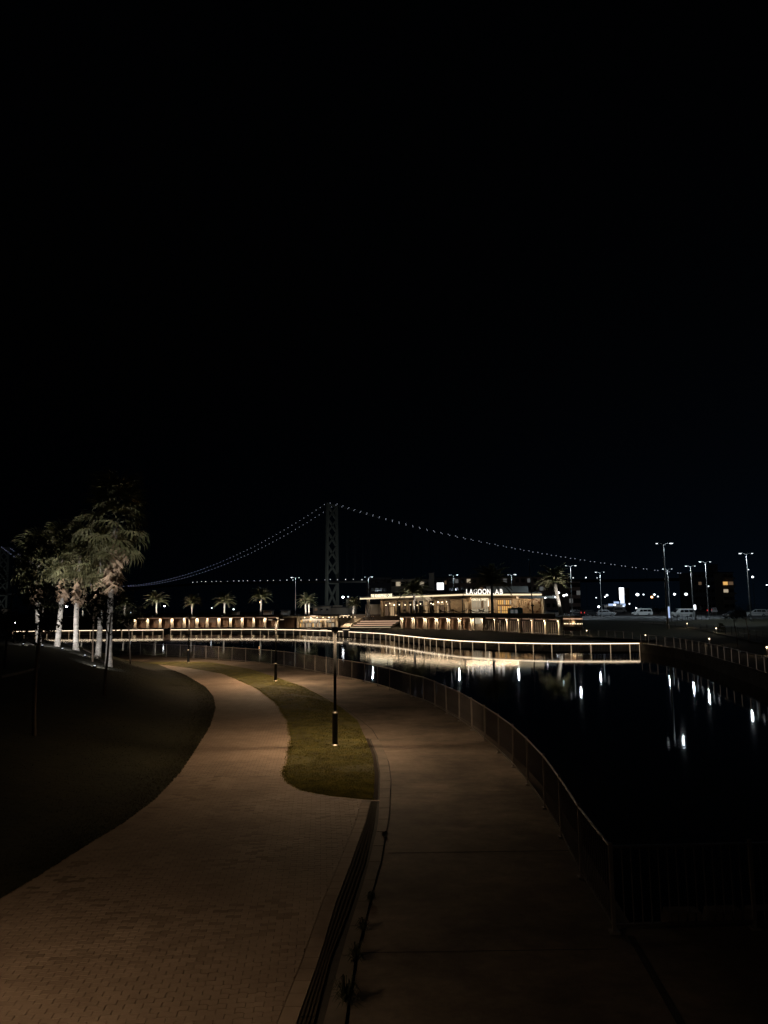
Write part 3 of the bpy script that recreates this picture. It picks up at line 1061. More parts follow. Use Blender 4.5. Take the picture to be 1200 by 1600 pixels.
# lit railing: an LED strip in the handrail
LEDH = 0.95
def lit_fence(poly, label):
    pts = walk_at(poly, 2.1)
    if (pts[-1] - poly[-1]).length > 0.6: pts.append(Vector(poly[-1]))
    o = empty('lit_railing', label, 'railing', (pts[0].x, pts[0].y, ZT), group='lit railings along the lagoon edge')
    org = o.location
    hh = LEDH - ZT + .14
    me = None
    for p in pts:
        if me is None:
            q = MB().box((0, 0, hh / 2), (.055, .08, hh)).build('post', M['column'], o); me = q.data
            q.location = (p.x - org.x, p.y - org.y, -.14)
            l_ = MB().box((0, -.053, hh / 2), (.052, .012, hh - .04)).build('post_glow', M['led_post'], q); lme = l_.data
        else:
            q = inst(me, 'post', o, (p.x - org.x, p.y - org.y, -.14))
            inst(lme, 'post_glow', q)
    bal = MB()
    for a, b in zip(pts[:-1], pts[1:]):
        t = (b - a).normalized()
        nn = Vector((t.y, -t.x, 0))
        if nn.y > 0: nn = -nn
        r_ = MB().bar((a.x, a.y, LEDH + .03), (b.x, b.y, LEDH + .03), .10, .05).build('handrail', M['column'], o, origin=org)
        r_.location = (0, 0, 0)
        l_ = MB().bar((a.x + nn.x * .07, a.y + nn.y * .07, LEDH + .02), (b.x + nn.x * .07, b.y + nn.y * .07, LEDH + .02), .035, .085).build('light_strip', M['led'], r_, origin=org)
        MB().bar((a.x, a.y, .16), (b.x, b.y, .16), .04, .04).build('bottom_rail', M['galv'], o, origin=org)
        n_ = int((b - a).length / .15)
        for k in range(1, n_):
            p = a.lerp(b, k / n_)
            bal.box((p.x - org.x, p.y - org.y, .42), (.03, .03, .70))
    bal.build('balusters', M['plaster'], o, kind='stuff')
    return o
def zt(pl): return [Vector((p.x, p.y, ZT)) for p in pl]
w_in = [Vector((p.x, p.y - .10, ZT)) for p in wl]
gL, gR = G(257.5, 991.65, 0), G(267, 991.6, 0)
gL2, gR2 = G(536, 995.4, 0), G(545.5, 996.0, 0)
lit_fence(zt(w_in[1:4]) + [Vector((gL.x, gL.y - .10, ZT))], 'left lit railing at the lagoon edge, seen behind the palm trunks')
lit_fence([Vector((gR.x, gR.y - .10, ZT))] + zt(w_in[5:9]) + [Vector((gL2.x, gL2.y - .10, ZT))], 'middle lit railing at the lagoon edge, below the left arcade and the restaurant')
lit_fence([Vector((gR2.x, gR2.y - .10, ZT))] + zt(w_in[9:]), 'longest lit railing, curving towards the viewer from the steps to the dark stone wall')
# end post of the lit railing and notice board hung on it
ep = wl[-1]
endp = empty('end_pillar', 'stone end pillar where the lit railing meets the dark wall', 'pillar', (ep.x + .45, ep.y + .2, ZT))
MB().box((0, 0, .40), (.45, .5, .95)).build('shaft', M['stone'], endp)
MB().box((0, 0, .925), (.55, .6, .09)).build('cap', M['strip'], endp)
light('wash', 'SPOT', (-.3, -.5, 1.0), 14, WARM, endp, .05, R(120), .8, aim=(.5, -.1, -.75))
bp_ = G(917.5, 1019.6, 0)
bd = empty('notice_board', 'small pale notice board hanging on the lit railing near its right end', 'notice board', (bp_.x, bp_.y - .1, ZT))
MB().box((0, 0, .42), (1.0, .03, .56)).build('panel', M['white_sign'], bd)
MB().box((-.40, .02, .75), (.05, .04, .12)).box((.40, .02, .75), (.05, .04, .12)).build('bracket', M['steel'], bd)
for s in (-1, 1):
    MB().box((s * .515, 0, .42), (.03, .05, .6)).build('frame_side', M['steel'], bd)

# ============================================================ PATH LAMPS (twin heads, light only downwards)
LIT = 360.0
def path_lamp(p, label, h=3.95, power=LIT, rz=0.0, tilt=0.16, ang=167, bl=.45):
    o = empty('path_lamp', label, 'street lamp', p, rz, group='path lamps with twin heads')
    MB().lathe((0, 0, 0), [(.15, 0), (.15, .07), (.13, .075)], 16).build('base_ring', M['joint'], o)
    MB().lathe((0, 0, .075), [(.15, 0), (.15, .012), (.105, .05)], 16).build('collar', M['rail'], o)
    MB().lathe((0, 0, .12), [(.098, 0), (.098, 1.02), (.07, 1.06), (.052, 1.10)], 16).build('sleeve', M['black'], o, smooth_=False)
    MB().lathe((0, 0, 1.13), [(.09, 0), (.10, .02), (.05, .08)], 14).build('sleeve_cap', M['rail'], o)
    MB().lathe((0, 0, 1.2), [(.048, 0), (.055, h - 1.25)], 14).build('pole', M['matt_black'], o, smooth_=True)
    MB().lathe((0, 0, h - .09), [(.10, 0), (.13, .05), (.12, .14), (.06, .17)], 14).build('hub', M['black'], o)
    for s in (-1, 1):
        hd = MB().box((s * .34, 0, h + .01), (.38, .17, .045)).box((s * .16, 0, h - .0), (.14, .07, .05)).build('lamp_head', M['black'], o)
        MB().box((s * .38, 0, h - .018), (.24, .11, .008)).build('lens', M['lens_warm'], hd)
        light('downlight', 'SPOT', (s * .39, 0, h - .05), power, WARM, hd, .05, R(ang), bl, aim=(s * tilt * .3, 0, -1))
    return o
lp = G(523.5, 1168.5)
path_lamp(lp, 'nearest twin-headed path lamp, black sleeve, on the lit lawn strip', rz=0.05)
lp2 = G(430.5, 1066)
path_lamp(lp2, 'second path lamp along the lawn strip, left of and beyond the nearest one', rz=0.4, power=LIT * 2.0)
lp3 = G(294, 1037)
path_lamp(lp3, 'third and farthest path lamp, where the lawn strip narrows', rz=0.7, power=LIT * 1.6)
path_lamp(Vector((-5.5, 5.8, ZP)), 'path lamp beside the nearest pavers, outside the photo at the lower left', rz=0.1, power=LIT * .52, ang=160, bl=.6)

# ============================================================ ARCADES
def arcade(cols, label, lattice_from=None, left=True, col_w=.62, zt_=2.75, group='arcades of lit columns below the upper ground'):
    o = empty('arcade', label, 'arcade', (cols[0].x, cols[0].y, ZT), group=group)
    org = Vector(o.location)
    cm = None
    top = ZU - ZT
    for i, p in enumerate(cols):
        a = cols[max(i - 1, 0)]; b = cols[min(i + 1, len(cols) - 1)]
        rz = math.atan2(b.y - a.y, b.x - a.x)
        nn = Vector((math.sin(rz), -math.cos(rz), 0))
        w = .74 if left else (.42 if (lattice_from is not None and i >= lattice_from) else .36)
        q = p + nn * 0.25
        c = MB().box((0, 0, top / 2 - .25), (w, .30, top - .5), 0)
        if not left:
            # curved bracket reaching forward to the deck edge
            for k in range(5):
                t0, t1 = k / 5 * math.pi / 2, (k + 1) / 5 * math.pi / 2
                c.bar((-.0, -.75 * (1 - math.cos(t0)), top - .95 + .7 * math.sin(t0)), (-.0, -.75 * (1 - math.cos(t1)), top - .95 + .7 * math.sin(t1)), w * .8, .14)
        c = c.build('column', M['column'], o)
        c.location = q - org; c.rotation_euler = (0, 0, rz)
        if not left and not (lattice_from is not None and i >= lattice_from):
            c2 = inst(c.data, 'column', o, q - org + Vector((math.cos(rz), math.sin(rz), 0)) * .66, rot=(0, 0, rz))
        f = MB().box((0, -.30, top - .62), (.16, .16, .12)).build('downlight_body', M['darksteel'], c)
        MB().ball((0, -.30, top - .72), .09).build('lamp_lens', M['bulb'], c)
        light('downlight', 'SPOT', (0 if left or i >= 7 else .33, -.80, top - .50), 230 if left else 260, WARM2, c, .05, R(118), .8, aim=(0, .5, -1))
    wall_h = top - .35
    for i in range(len(cols) - 1):
        a, b = cols[i], cols[i + 1]
        t = (b - a).normalized(); nn = Vector((-t.y, t.x, 0))
        rz = math.atan2(t.y, t.x)
        L_ = (b - a).length
        c = (a + b) / 2
        if lattice_from is not None and i >= lattice_from:
            bk = c + nn * 1.6
            MB().box(tuple(bk - org + Vector((0, 0, top / 2 - .2))), (L_ + .02, .1, top - .4), rz).build('back_wall', M['gutter'], o)
            m_ = 5
            fr_ = MB().box(tuple(c - org + Vector((0, 0, .12))), (L_ - .5, .06, .08), rz).box(tuple(c - org + Vector((0, 0, 2.12))), (L_ - .5, .06, .06), rz).build('lattice_frame', M['galv'], o)
            for k in range(m_):
                p = a.lerp(b, (k + 1.0) / (m_ + 1))
                MB().box((0, 0, 0), (.13, .06, 1.94), rz).build('lattice_bar', M['plaster'], o).location = p - org + Vector((0, 0, 1.12))
        else:
            bk = c + nn * .9
            MB().box(tuple(bk - org + Vector((0, 0, wall_h / 2))), (L_ + .02, .12, wall_h), rz).build('back_wall', M['wood'], o)
            if left and i in (1, 2, 3, 4, 8, 10):
                MB().box(tuple(c + nn * .82 + t * .5 - org + Vector((0, 0, 1.6))), (.7, .03, .9), rz).build('lit_niche', M['win_dim'], o)
            if left and i in (5, 6):
                for k in (-1, 0, 1):
                    MB().box(tuple(c + nn * .82 + t * (k * .85) - org + Vector((0, 0, 1.75))), (.75, .03, .8), rz).build('window', M['win_dim'], o)
        # deck edge above each bay
        e0 = -.9 if not left else -.7
        ec = c + nn * ((e0 + 2.6) / 2)
        MB().box(tuple(ec - org + Vector((0, 0, top - .17))), (L_ + .02, 2.6 - e0, .30), rz).build('deck_slab', M['soffit'], o)
        MB().box(tuple(c + nn * (e0 - .04) - org + Vector((0, 0, top - .02 if left else top + .12))), (L_ + .02, .07, .34 if left else .85), rz).build('deck_edge', M['soffit'], o)
        # thin light line along the lintel
        MB().box(tuple(c + nn * (.25) - org + Vector((0, 0, top - .52))), (L_ - .7, .06, .05), rz).build('light_line', M['led_dim'], o)
    return o
arcade(acl, 'left arcade, a long low row of lit columns behind the middle lit railing')
arcade(acr, 'right arcade with curved column heads below the large lit-roof building', lattice_from=7, left=False)
# pale service door at the middle of the right arcade
a = G(741.5, 985, ZT); b = G(755, 985.3, ZT)
tt = (b - a); dr = empty('service_kiosk', 'pale grey service door panel between two columns of the right arcade', 'door', ((a.x + b.x) / 2, (a.y + b.y) / 2 - .1, ZT), math.atan2(tt.y, tt.x))
MB().box((0, 0, 1.45), (tt.length, .2, 2.7)).build('panel', M['plaster'], dr)
MB().box((0, -.12, 2.0), (tt.length * .8, .03, 1.2)).build('upper_window', M['win_pale'], dr)
MB().box((tt.length * .35, -.13, 1.1), (.06, .05, .2)).build('handle', M['steel'], dr)
# translucent panel fence right of the arcade
a, b = G(880.5, 979, 1.9), G(911, 979.5, 1.9)
pf = empty('panel_fence', 'short translucent panel fence glowing pinkish right of the right arcade', 'fence', (a.x, a.y, 1.6))
for k in range(3):
    p = a.lerp(b, k / 3); q = a.lerp(b, (k + 1) / 3)
    MB().bar((p.x, p.y, 2.65), (q.x - .06, q.y, 2.65), .05, 1.7).build('panel', M['plaster'], pf, origin=pf.location).location = (0, 0, 0)
    MB().bar((p.x, p.y - .06, 3.1), (q.x - .06, q.y - .06, 3.1), .03, .14).build('light_line', M['led_dim'], pf, origin=pf.location).location = (0, 0, 0)
    for j in range(4):
        r_ = p.lerp(q, (j + .5) / 4)
        MB().octa((r_.x, r_.y - .08, 2.35), .06).build('bulb', M['bulb'], pf, origin=pf.location).location = (0, 0, 0)
MB().bar((a.x, a.y, 1.6), (b.x, b.y, 1.6), .4, .6).build('footing', M['stone'], pf, origin=pf.location).location = (0, 0, 0)
light('fence_wash', 'SPOT', ((b.x - a.x) / 2, -1.6, .9), 26, WARM, pf, .2, R(150), 1, aim=(0, 1, .15))

# ============================================================ STEPS with lit nosings
s0 = G(581, 980.3, ZT)
st = empty('seating_steps', 'wide flight of four seating steps with lit edges between the restaurant and the right arcade', 'steps', (s0.x, s0.y, ZT))
rows = [(539.5, 610.5, 980.2), (543, 615, 976.6), (548, 620, 973.4), (553, 624.5, 970.2)]
for k, (x0, x1, yp) in enumerate(rows):
    Yr = s0.y + k * 1.9
    p0, p1 = A(x0, yp, Yr), A(x1, yp, Yr)
    zt_ = (p0.z + p1.z) / 2
    s_ = MB().box(((p0.x + p1.x) / 2 - s0.x, (k * 1.9) + 3.5, (zt_ - ZT) / 2), (p1.x - p0.x, 7.0, zt_ - ZT)).build('step', M['terrace'], st)
    MB().box(((p0.x + p1.x) / 2 - s0.x, k * 1.9 - .05, zt_ - ZT - .06), (p1.x - p0.x, .08, .20)).build('lit_nosing', M['led_dim'] if k else M['led_fascia'], s_)
# pale sloping side wall at the left of the steps
p0, p1 = A(532, 979.5, s0.y - .5), A(551, 967.5, s0.y + 7)
sw = empty('ramp_wall', 'pale lit sloping side wall at the left of the seating steps', 'wall', (p0.x, p0.y, ZT))
MB().add([(0, 0, 0), (2.2, 0, 0), (p1.x - p0.x + 2.6, 7.5, 0), (p1.x - p0.x, 7.5, 0), (0, 0, .25), (2.2, 0, .25), (p1.x - p0.x + 2.6, 7.5, p1.z - ZT + .35), (p1.x - p0.x, 7.5, p1.z - ZT + .35)],
         [(3, 2, 1, 0), (4, 5, 6, 7), (0, 1, 5, 4), (1, 2, 6, 5), (2, 3, 7, 6), (3, 0, 4, 7)]).build('slab', M['plaster'], sw)
light('wash', 'SPOT', (1.2, -1.5, 4.6), 2600, WARM2, sw, .1, R(95), .8, aim=(.25, 1.0, -.75))
p0, p1 = A(613, 980, s0.y - .3), A(627, 970, s0.y + 6)
sw2 = empty('ramp_wall', 'narrow lit sloping handrail wall at the right of the seating steps', 'wall', (p0.x, p0.y, ZT))
MB().bar((0, 0, .3), (p1.x - p0.x, 6.3, p1.z - ZT), .35, .3).build('slab', M['plaster'], sw2)
light('wash', 'SPOT', (.2, -2.0, 2.6), 130, WARM2, sw2, .1, R(80), .8, aim=(.3, 1.0, -.32))

# ============================================================ RESTAURANT (glass front, string of bulbs)
rY = G(500, 980.8, ZT).y
rl, rr = A(437, 980.6, rY), A(526.5, 980.6, rY)
rs = empty('restaurant', 'low restaurant pavilion with glass front and warm bulbs left of the steps', 'restaurant', (rl.x, rY, ZT))
W_ = rr.x - rl.x
MB().box((W_ / 2, 5.2, 1.45), (W_, .2, 2.9)).build('back_wall', M['plaster'], rs)
MB().box((W_ * .16, .4, 1.3), (W_ * .31, .3, 2.6)).build('side_wall', M['wood'], rs)
MB().box((W_ / 2 + 1.0, 2.2, 3.02), (W_ + 4.5, 7.4, .16)).build('roof', M['roofdark'], rs)
MB().box((W_ / 2 + 1.0, -1.46, 3.0), (W_ + 4.5, .06, .22)).build('roof_edge', M['plaster'], rs)
MB().box((W_ / 2, 2.5, .05), (W_, 5.4, .1)).build('floor', M['terrace'], rs)
xs = [W_ * .315, W_ * .80, W_ * .995]
for x_ in xs:
    MB().box((x_, 0, 1.45), (.45, .3, 2.75)).build('pillar', M['column'], rs)
random.seed(5)
for k in range(11):
    x0 = xs[0] + .5 + k * (xs[2] - xs[0] - 1) / 11
    w_ = (xs[2] - xs[0] - 1) / 11 - .12
    if k == 7: continue
    fr_ = MB().box((x0 + w_ / 2, .25, 1.25), (w_, .06, 2.3)).build('window_frame', M['darksteel'], rs)
    cells = [(-.25, .55, 1.0), (.25, .55, 1.0), (-.25, 1.6, .75), (.25, 1.6, .75)]
    for (ox, zz, hh) in cells:
        mt_ = random.choice([M['win_warm'], M['win_pale'], M['win_warm'], M['win_dim'], M['win_orange']])
        MB().box((x0 + w_ / 2 + ox * w_, .205, zz + .1), (w_ * .42, .03, hh * .9)).build('pane', mt_, fr_)
for k in range(5):
    b_ = MB().octa((xs[0] + 1.8 + k * 1.55, -.5, 2.55), .13).build('bulb', M['bulb'], rs)
MB().box((xs[0] + 4.6, -.3, 1.98), (6.8, .05, .08)).build('light_line', M['led'], rs)
for k in range(8):
    MB().octa((xs[1] + .8 + k * .95, -.6, 2.6), .085).build('bulb', M['bulb'], rs)
light('ceiling_lamp', 'SPOT', (xs[0] + 3.5, -.4, 2.6), 600, WARM, rs, .1, R(150), .5, aim=(0, .6, -1))
light('ceiling_lamp', 'SPOT', (xs[1] + 1.6, -.4, 2.6), 120, WARM, rs, .1, R(150), .5, aim=(0, .6, -1))
light('porch_fill', 'SPOT', (xs[0] + 4.0, -2.6, 2.85), 800, WARM2, rs, .1, R(150), .6, aim=(0, .8, -1))  # fill light without a fixture, added to brighten pillars and front

# ============================================================ LARGE BUILDING with lit roof edge
ZR = 7.85
def along(x, yp, z):                                  # sight line met with a level above the camera
    d = ray(x, yp); t = (z - CH) / d.z
    return Vector((d.x * t, d.y * t, z))
E0, E1, E2 = A(563.5, 934.2, 190), A(724, 927.6, 161), A(846, 927.4, 162)     # the roof edge, falling slightly to its left end
lg = empty('pavilion_building', 'long single-storey building on the upper ground with lit white roof edge and letters', 'building', (E0.x, E0.y, ZU))
org = Vector(lg.location)
def loc(v): return Vector((v[0], v[1], v[2])) - org
edge = [E0, E1, E2]
def facade_frame(a, b):
    t = Vector((b.x - a.x, b.y - a.y, 0)); L_ = t.length; t.normalize()
    n_ = Vector((-t.y, t.x, 0))
    if n_.y < 0: n_ = -n_
    return t, n_, L_
H_ = ZR - ZU
HB, K = 4.15, 1.17                                     # heights below the roof edge are set out at 1 : 1.17
class KB(MB):
    def box(s, c_, size, rz=0.0, taper=1.0):
        return MB.box(s, c_, (size[0], size[1], size[2] * K), rz, taper)
for (a, b) in ((E0, E1), (E1, E2)):
    t, n_, L_ = facade_frame(a, b)
    rz = math.atan2(t.y, t.x)
    def edge_bar(dn, dz, w, h, name, mt_):
        o_ = Vector((n_.x * dn, n_.y * dn, dz))
        MB().bar(tuple(loc(a + o_)), tuple(loc(b + o_)), w, h).build(name, mt_, lg)
    edge_bar(8, .10, 16.4, .28, 'roof', M['roofdark'])
    edge_bar(-.13, -.06, .12, .72, 'fascia', M['canopy'])
    edge_bar(-.22, -.23, .06, .34, 'light_strip', M['led_fascia'])
    # lamps washing the facade from under the roof edge
    c = (a + b) / 2 + n_ * .9
    o_ = light('soffit_light', 'AREA', tuple(loc((c.x, c.y, c.z - .55))), 400 if b is E1 else 370, WARM, lg, L_ * .95, sy=.3)
    o_.rotation_euler = (R(-14), 0, rz)
t1, n1, L1 = facade_frame(E0, E1)
t2, n2, L2 = facade_frame(E1, E2)
rz1, rz2 = math.atan2(t1.y, t1.x), math.atan2(t2.y, t2.x)
def at1(s, dn, z): return loc((*(E0 + t1 * s + n1 * dn).xy, E0.z + (E1.z - E0.z) * s / L1 - (HB - z) * K))
def at2(s, dn, z): return loc((*(E1 + t2 * s + n2 * dn).xy, E1.z + (E2.z - E1.z) * s / L2 - (HB - z) * K))
def s1(px, dn=2.2):                                            # distance along the first front for a column of the photo
    best = min(np.linspace(-2, L1 + 2, 400), key=lambda s: abs((E0 + t1 * s + n1 * dn).x / (E0 + t1 * s + n1 * dn).y - ray(px, 940).x / ray(px, 940).y))
    return float(best)
def s2(px, dn=2.2):
    best = min(np.linspace(-3, L2 + 3, 400), key=lambda s: abs((E1 + t2 * s + n2 * dn).x / (E1 + t2 * s + n2 * dn).y - ray(px, 940).x / ray(px, 940).y))
    return float(best)
# wall of the first front, from the pillar at px 595 on
sa = s1(596)
KB().box(tuple(at1((sa + L1) / 2, 2.4, HB / 2 - .15)), (L1 - sa, .2, HB - .3), rz1).build('wall', M['plaster'], lg)
KB().box(tuple(at1(s1(597.5), 2.2, HB / 2 - .15)), (.9, .5, HB - .3), rz1).build('pillar', M['plaster'], lg)
for px in (580.5, 583.5):
    KB().box(tuple(at1(s1(px), .8, HB / 2 - .15)), (.22, .3, HB - .3), rz1).build('pillar', M['steel'], lg)
KB().box(tuple(at1(s1(572), 6.0, 1.4)), (s1(590) + 6, .2, 2.6), rz1).build('screen_wall', M['concrete_b'], lg)
random.seed(9)
# windows, dark joinery and doors, one by one
x_ = 601.0
while x_ < 706:
    w_px = random.choice([5.5, 6.5, 7.5])
    sA, sB = s1(x_), s1(x_ + w_px)
    if 663 < x_ < 668: x_ += 4; continue
    kind = random.random()
    top_ = 3.05
    mt_ = M['win_warm'] if kind < .30 else M['win_dim'] if kind < .85 else M['glass']
    fr_ = KB().box(tuple(at1((sA + sB) / 2, 2.24, top_ / 2 + .05)), (sB - sA - .25, .1, top_), rz1).build('window_frame', M['darksteel'], lg)
    np_ = 2
    for k in range(np_):
        for (za, zb) in ((.15, 2.05), (2.15, 2.95)):
            ss = sA + .2 + (sB - sA - .4) * (k + .5) / np_
            mm = mt_ if random.random() < .7 else random.choice([M['win_dim'], M['glass'], M['win_warm']])
            KB().box(tuple(at1(ss, 2.18, (za + zb) / 2)), ((sB - sA - .5) / np_ - .08, .04, zb - za), rz1).build('pane', mm, fr_)
    x_ += w_px + random.choice([.8, 1.6, 3.0])
for px in (603, 609, 616, 624, 633, 641, 652, 657, 673.5, 677, 684.5, 687, 691, 697.5, 699):
    zz = random.uniform(2.2, 2.75)
    pn = KB().box(tuple(at1(s1(px, 1.4), 1.4, zz + .5)), (.02, .02, .9), rz1).build('pendant_cord', M['darksteel'], lg)
    c_ = at1(s1(px, 1.4), 1.4, zz)
    MB().octa(tuple(c_), random.choice([.13, .17, .2])).build('pendant_bulb', M['bulb'] if random.random() < .6 else M['lens_warm'], pn)
# second front: glazed shopfront, shelves, plain wall, emblem wall
KB().box(tuple(at2(L2 / 2, 2.4, HB / 2 - .15)), (L2, .2, HB - .3), rz2).build('wall', M['plaster'], lg)
KB().box(tuple(at2(.1, 2.2, HB / 2)), (.25, .3, HB - .4), rz2).build('pillar', M['darksteel'], lg)
for (pa, pb, mt_, n_, rows_) in ((726, 732, 'win_warm', 2, ((.2, 1.3), (1.5, 2.6))), (733, 763, 'win_pale', 8, ((.2, 1.35), (1.5, 2.9))), (764, 771, 'win_warm', 2, ((.2, 1.3), (1.5, 2.6))),
                                 (777.5, 799, 'win_orange', 7, ((.15, .9), (1.0, 1.8), (2.1, 2.95))), (802, 807, 'win_warm', 2, ((2.1, 2.9),))):
    sA, sB = s2(pa), s2(pb)
    fr_ = KB().box(tuple(at2((sA + sB) / 2, 2.25, 1.6)), (sB - sA, .08, 3.0), rz2).build('window_frame', M['wood'] if mt_ == 'win_orange' else M['plaster'], lg)
    for k in range(n_):
        for (za, zb) in rows_:
            ss = sA + (sB - sA) * (k + .5) / n_
            mm = M[mt_] if random.random() < .72 else M[random.choice(['win_warm', 'win_dim', 'win_pale'])]
            KB().box(tuple(at2(ss, 2.18, (za + zb) / 2)), ((sB - sA) / n_ - .16, .04, zb - za), rz2).build('pane', mm, fr_)
for px in (734, 762.5):
    KB().box(tuple(at2(s2(px), 1.9, 2.3)), (.12, .12, 1.1), rz2).build('lit_post', M['led'], lg)
for px in (812, 815.5, 819, 822):
    KB().box(tuple(at2(s2(px), 2.18, HB / 2 - .2)), (.22, .22, HB - .5), rz2).build('fin', M['plaster'], lg)
# right end: emblem wall, lower canopy and upper parapet
sE = s2(846)
KB().box(tuple(at2(L2 * .62, 4.5, HB + .85)), (L2 * .55, .3, 1.25), rz2).build('parapet', M['canopy'], lg)
KB().box(tuple(at2(L2 - 1.5, -.5, HB - .72)), (8.0, 2.6, .42), rz2).build('lower_canopy', M['canopy'], lg)
KB().box(tuple(at2(s2(847), 1.2, HB / 2 - .4)), (.5, 2.2, HB - .9), rz2).build('end_wall', M['canopy'], lg)
em = KB().box(tuple(at2(s2(834), 2.0, 1.75)), (s2(845) - s2(824), .12, 3.1), rz2).build('emblem_panel', M['plaster'], lg)
ec = at2(s2(834), 1.90, 1.85)
for k in range(11):
    a_ = 2 * math.pi * k / 11
    rr_ = 1.35 if k % 3 else 1.46
    c_ = ec + t2 * (rr_ * math.cos(a_)) + Vector((0, 0, rr_ * math.sin(a_)))
    mb = MB(); n_ = 8
    for j in range(n_):
        pass
    ring = []
    ra, rb = (.40, .23) if k % 2 else (.30, .16)
    for j in range(n_):
        tj = 2 * math.pi * j / n_
        ux, uz = ra * math.cos(tj), rb * math.sin(tj)
        an = a_ + math.pi / 2
        ring.append(c_ + t2 * (ux * math.cos(an) - uz * math.sin(an)) + Vector((0, 0, ux * math.sin(an) + uz * math.cos(an))))
    mb.add(ring, [tuple(range(n_))])
    mb.add([v - n2 * .03 for v in ring], [tuple(range(n_))])
    for j in range(n_):
        j2 = (j + 1) % n_
        mb.add([ring[j], ring[j2], ring[j2] - n2 * .03, ring[j] - n2 * .03], [(0, 1, 2, 3)])
    mb.build('emblem_petal', M['wood'], em)
light('emblem_light', 'SPOT', tuple(at2(s2(834), -1.6, 3.4)), 110, WARM, lg, .1, R(110), .9, aim=tuple(n2 * 1 + Vector((0, 0, -.5))))
light('end_light', 'POINT', tuple(at2(L2 + 3.0, -4.0, HB + 3.2)), 200, (.55, .85, 1.0), lg, .2)
light('wall_glow', 'SPOT', tuple(at1(s1(713), 1.9, 0.9)), 16, WARM, lg, .05, R(80), .8, aim=(0, .18, 1))
# pitched low roof behind the edge
KB().box(tuple(at1(L1 * .62, 9, HB + .5)), (L1 * .72, 8, .9), rz1).build('upper_roof', M['roofdark'], lg)

def letters(text, mid, tdir, height, mt_, name, parent=None, maxw=None):
    """raised letters, each one an object of its own"""
    dg = None
    glyphs, x = [], 0.0
    for ch in text:
        if ch == ' ':
            x += height * .5
            continue
        cu = bpy.data.curves.new('glyph', 'FONT')
        cu.body = ch
        cu.size = height * 1.38
        cu.extrude = .05
        cu.offset = height * .02
        tmp = bpy.data.objects.new('glyph', cu)
        COL.objects.link(tmp)
        dg = bpy.context.evaluated_depsgraph_get()
        me = bpy.data.meshes.new_from_object(tmp.evaluated_get(dg))
        bpy.data.objects.remove(tmp)
        bpy.data.curves.remove(cu)
        me.materials.clear()
        me.materials.append(mt_)
        xs_ = [v.co.x for v in me.vertices]
        glyphs.append((me, x - min(xs_)))
        x += max(xs_) - min(xs_) + height * .20
    total = x - height * .20
    k = (maxw / total) if maxw else 1.0
    rz = math.atan2(tdir.y, tdir.x)
    for me, gx in glyphs:
        o = bpy.data.objects.new(name, me)
        COL.objects.link(o)
        o.parent = parent
        o.location = Vector(mid) + Vector((tdir.x, tdir.y, 0)) * ((gx - total / 2) * k)
        o.rotation_euler = (math.pi / 2, 0, rz)
        o.scale = (k, 1, 1)
D_ = -.4
letters('LAGOON', at2((s2(729, D_) + s2(767, D_)) / 2, D_, HB - .10), t2, 1.16, M['sign_lit'], 'sign_letter', parent=lg, maxw=s2(767, D_) - s2(729, D_))
letters('LAB', at2((s2(768.5, D_) + s2(786, D_)) / 2, D_, HB - .10), t2, 1.16, M['sign_lit'], 'sign_letter', parent=lg, maxw=s2(786, D_) - s2(768.5, D_))
letters('WORKS & SWEETS', at2((s2(734, 1.7) + s2(764, 1.7)) / 2, 1.7, HB - 1.28), t2, .5, M['sign_lit_y'], 'shop_letter', parent=lg, maxw=(s2(764, 1.7) - s2(734, 1.7)) * .95)
letters('THE BOARDWALK CAFE', at1((s1(579.5, D_) + s1(612.5, D_)) / 2, D_, HB + .02), t1, .74, M['sign_lit_y'], 'sign_letter', parent=lg, maxw=(s1(612.5, D_) - s1(579.5, D_)))

# ============================================================ SUSPENSION BRIDGE, two kilometres off
T1 = Vector((-147, 2030, 0)); T2 = Vector((-1764, 3350, 0))
ax = (T2 - T1).normalized(); SP = (T2 - T1).length
px_ = Vector((-ax.y, ax.x, 0))
if px_.x < 0: px_ = -px_
br = empty('suspension_bridge', 'long suspension bridge far off across the strait, its cables dotted with lights', 'bridge', T1)
bo = Vector(T1)
ZTOP = 297.0
def tower(T):
    parts = []
    for s in (-1, 1):
        b0 = T + px_ * (s * 22.5); b1 = T + px_ * (s * 17.8)
        mb = MB().bar((b0.x, b0.y, 0), (b1.x, b1.y, ZTOP), 7.2, 6.0, up=tuple(ax))
        mb.build('tower_leg', M['bridge'], br, origin=bo).location = (0, 0, 0)
        mb = MB().box((b0.x, b0.y, 4), (26, 26, 12)); mb.build('pier', M['concrete_b'], br, origin=bo).location = (0, 0, 0)
    def w(z): return 22.5 + (17.8 - 22.5) * z / ZTOP
    levels = [(4, 68), (96, 136), (136, 176), (176, 216), (216, 252), (252, 288)]
    for (z0, z1) in levels:
        for s in (-1, 1):
            a = T + px_ * (s * (w(z0) - 2)); b = T + px_ * (-s * (w(z1) - 2))
            MB().bar((a.x, a.y, z0), (b.x, b.y, z1), 5.5, 3.6, up=tuple(ax)).build('cross_brace', M['bridge'], br, origin=bo).location = (0, 0, 0)
    for z in (72, 291):
        a = T + px_ * w(z); b = T - px_ * w(z)
        MB().bar((a.x, a.y, z), (b.x, b.y, z), 8, 6).build('cross_beam', M['bridge'], br, origin=bo).location = (0, 0, 0)
tower(T1); tower(T2)
def deck_z(s): return float(np.interp(s, [-960, -744, 0, 555, 995, SP], [57, 60, 79, 90, 84, 80]))
def cab_z(s):
    if s >= 0:
        u = s / SP * 2 - 1
        return 88 + (ZTOP - 88) * u * u
    u = -s / 960.0
    return ZTOP + (62 - ZTOP) * u - 4 * 22 * u * (1 - u)
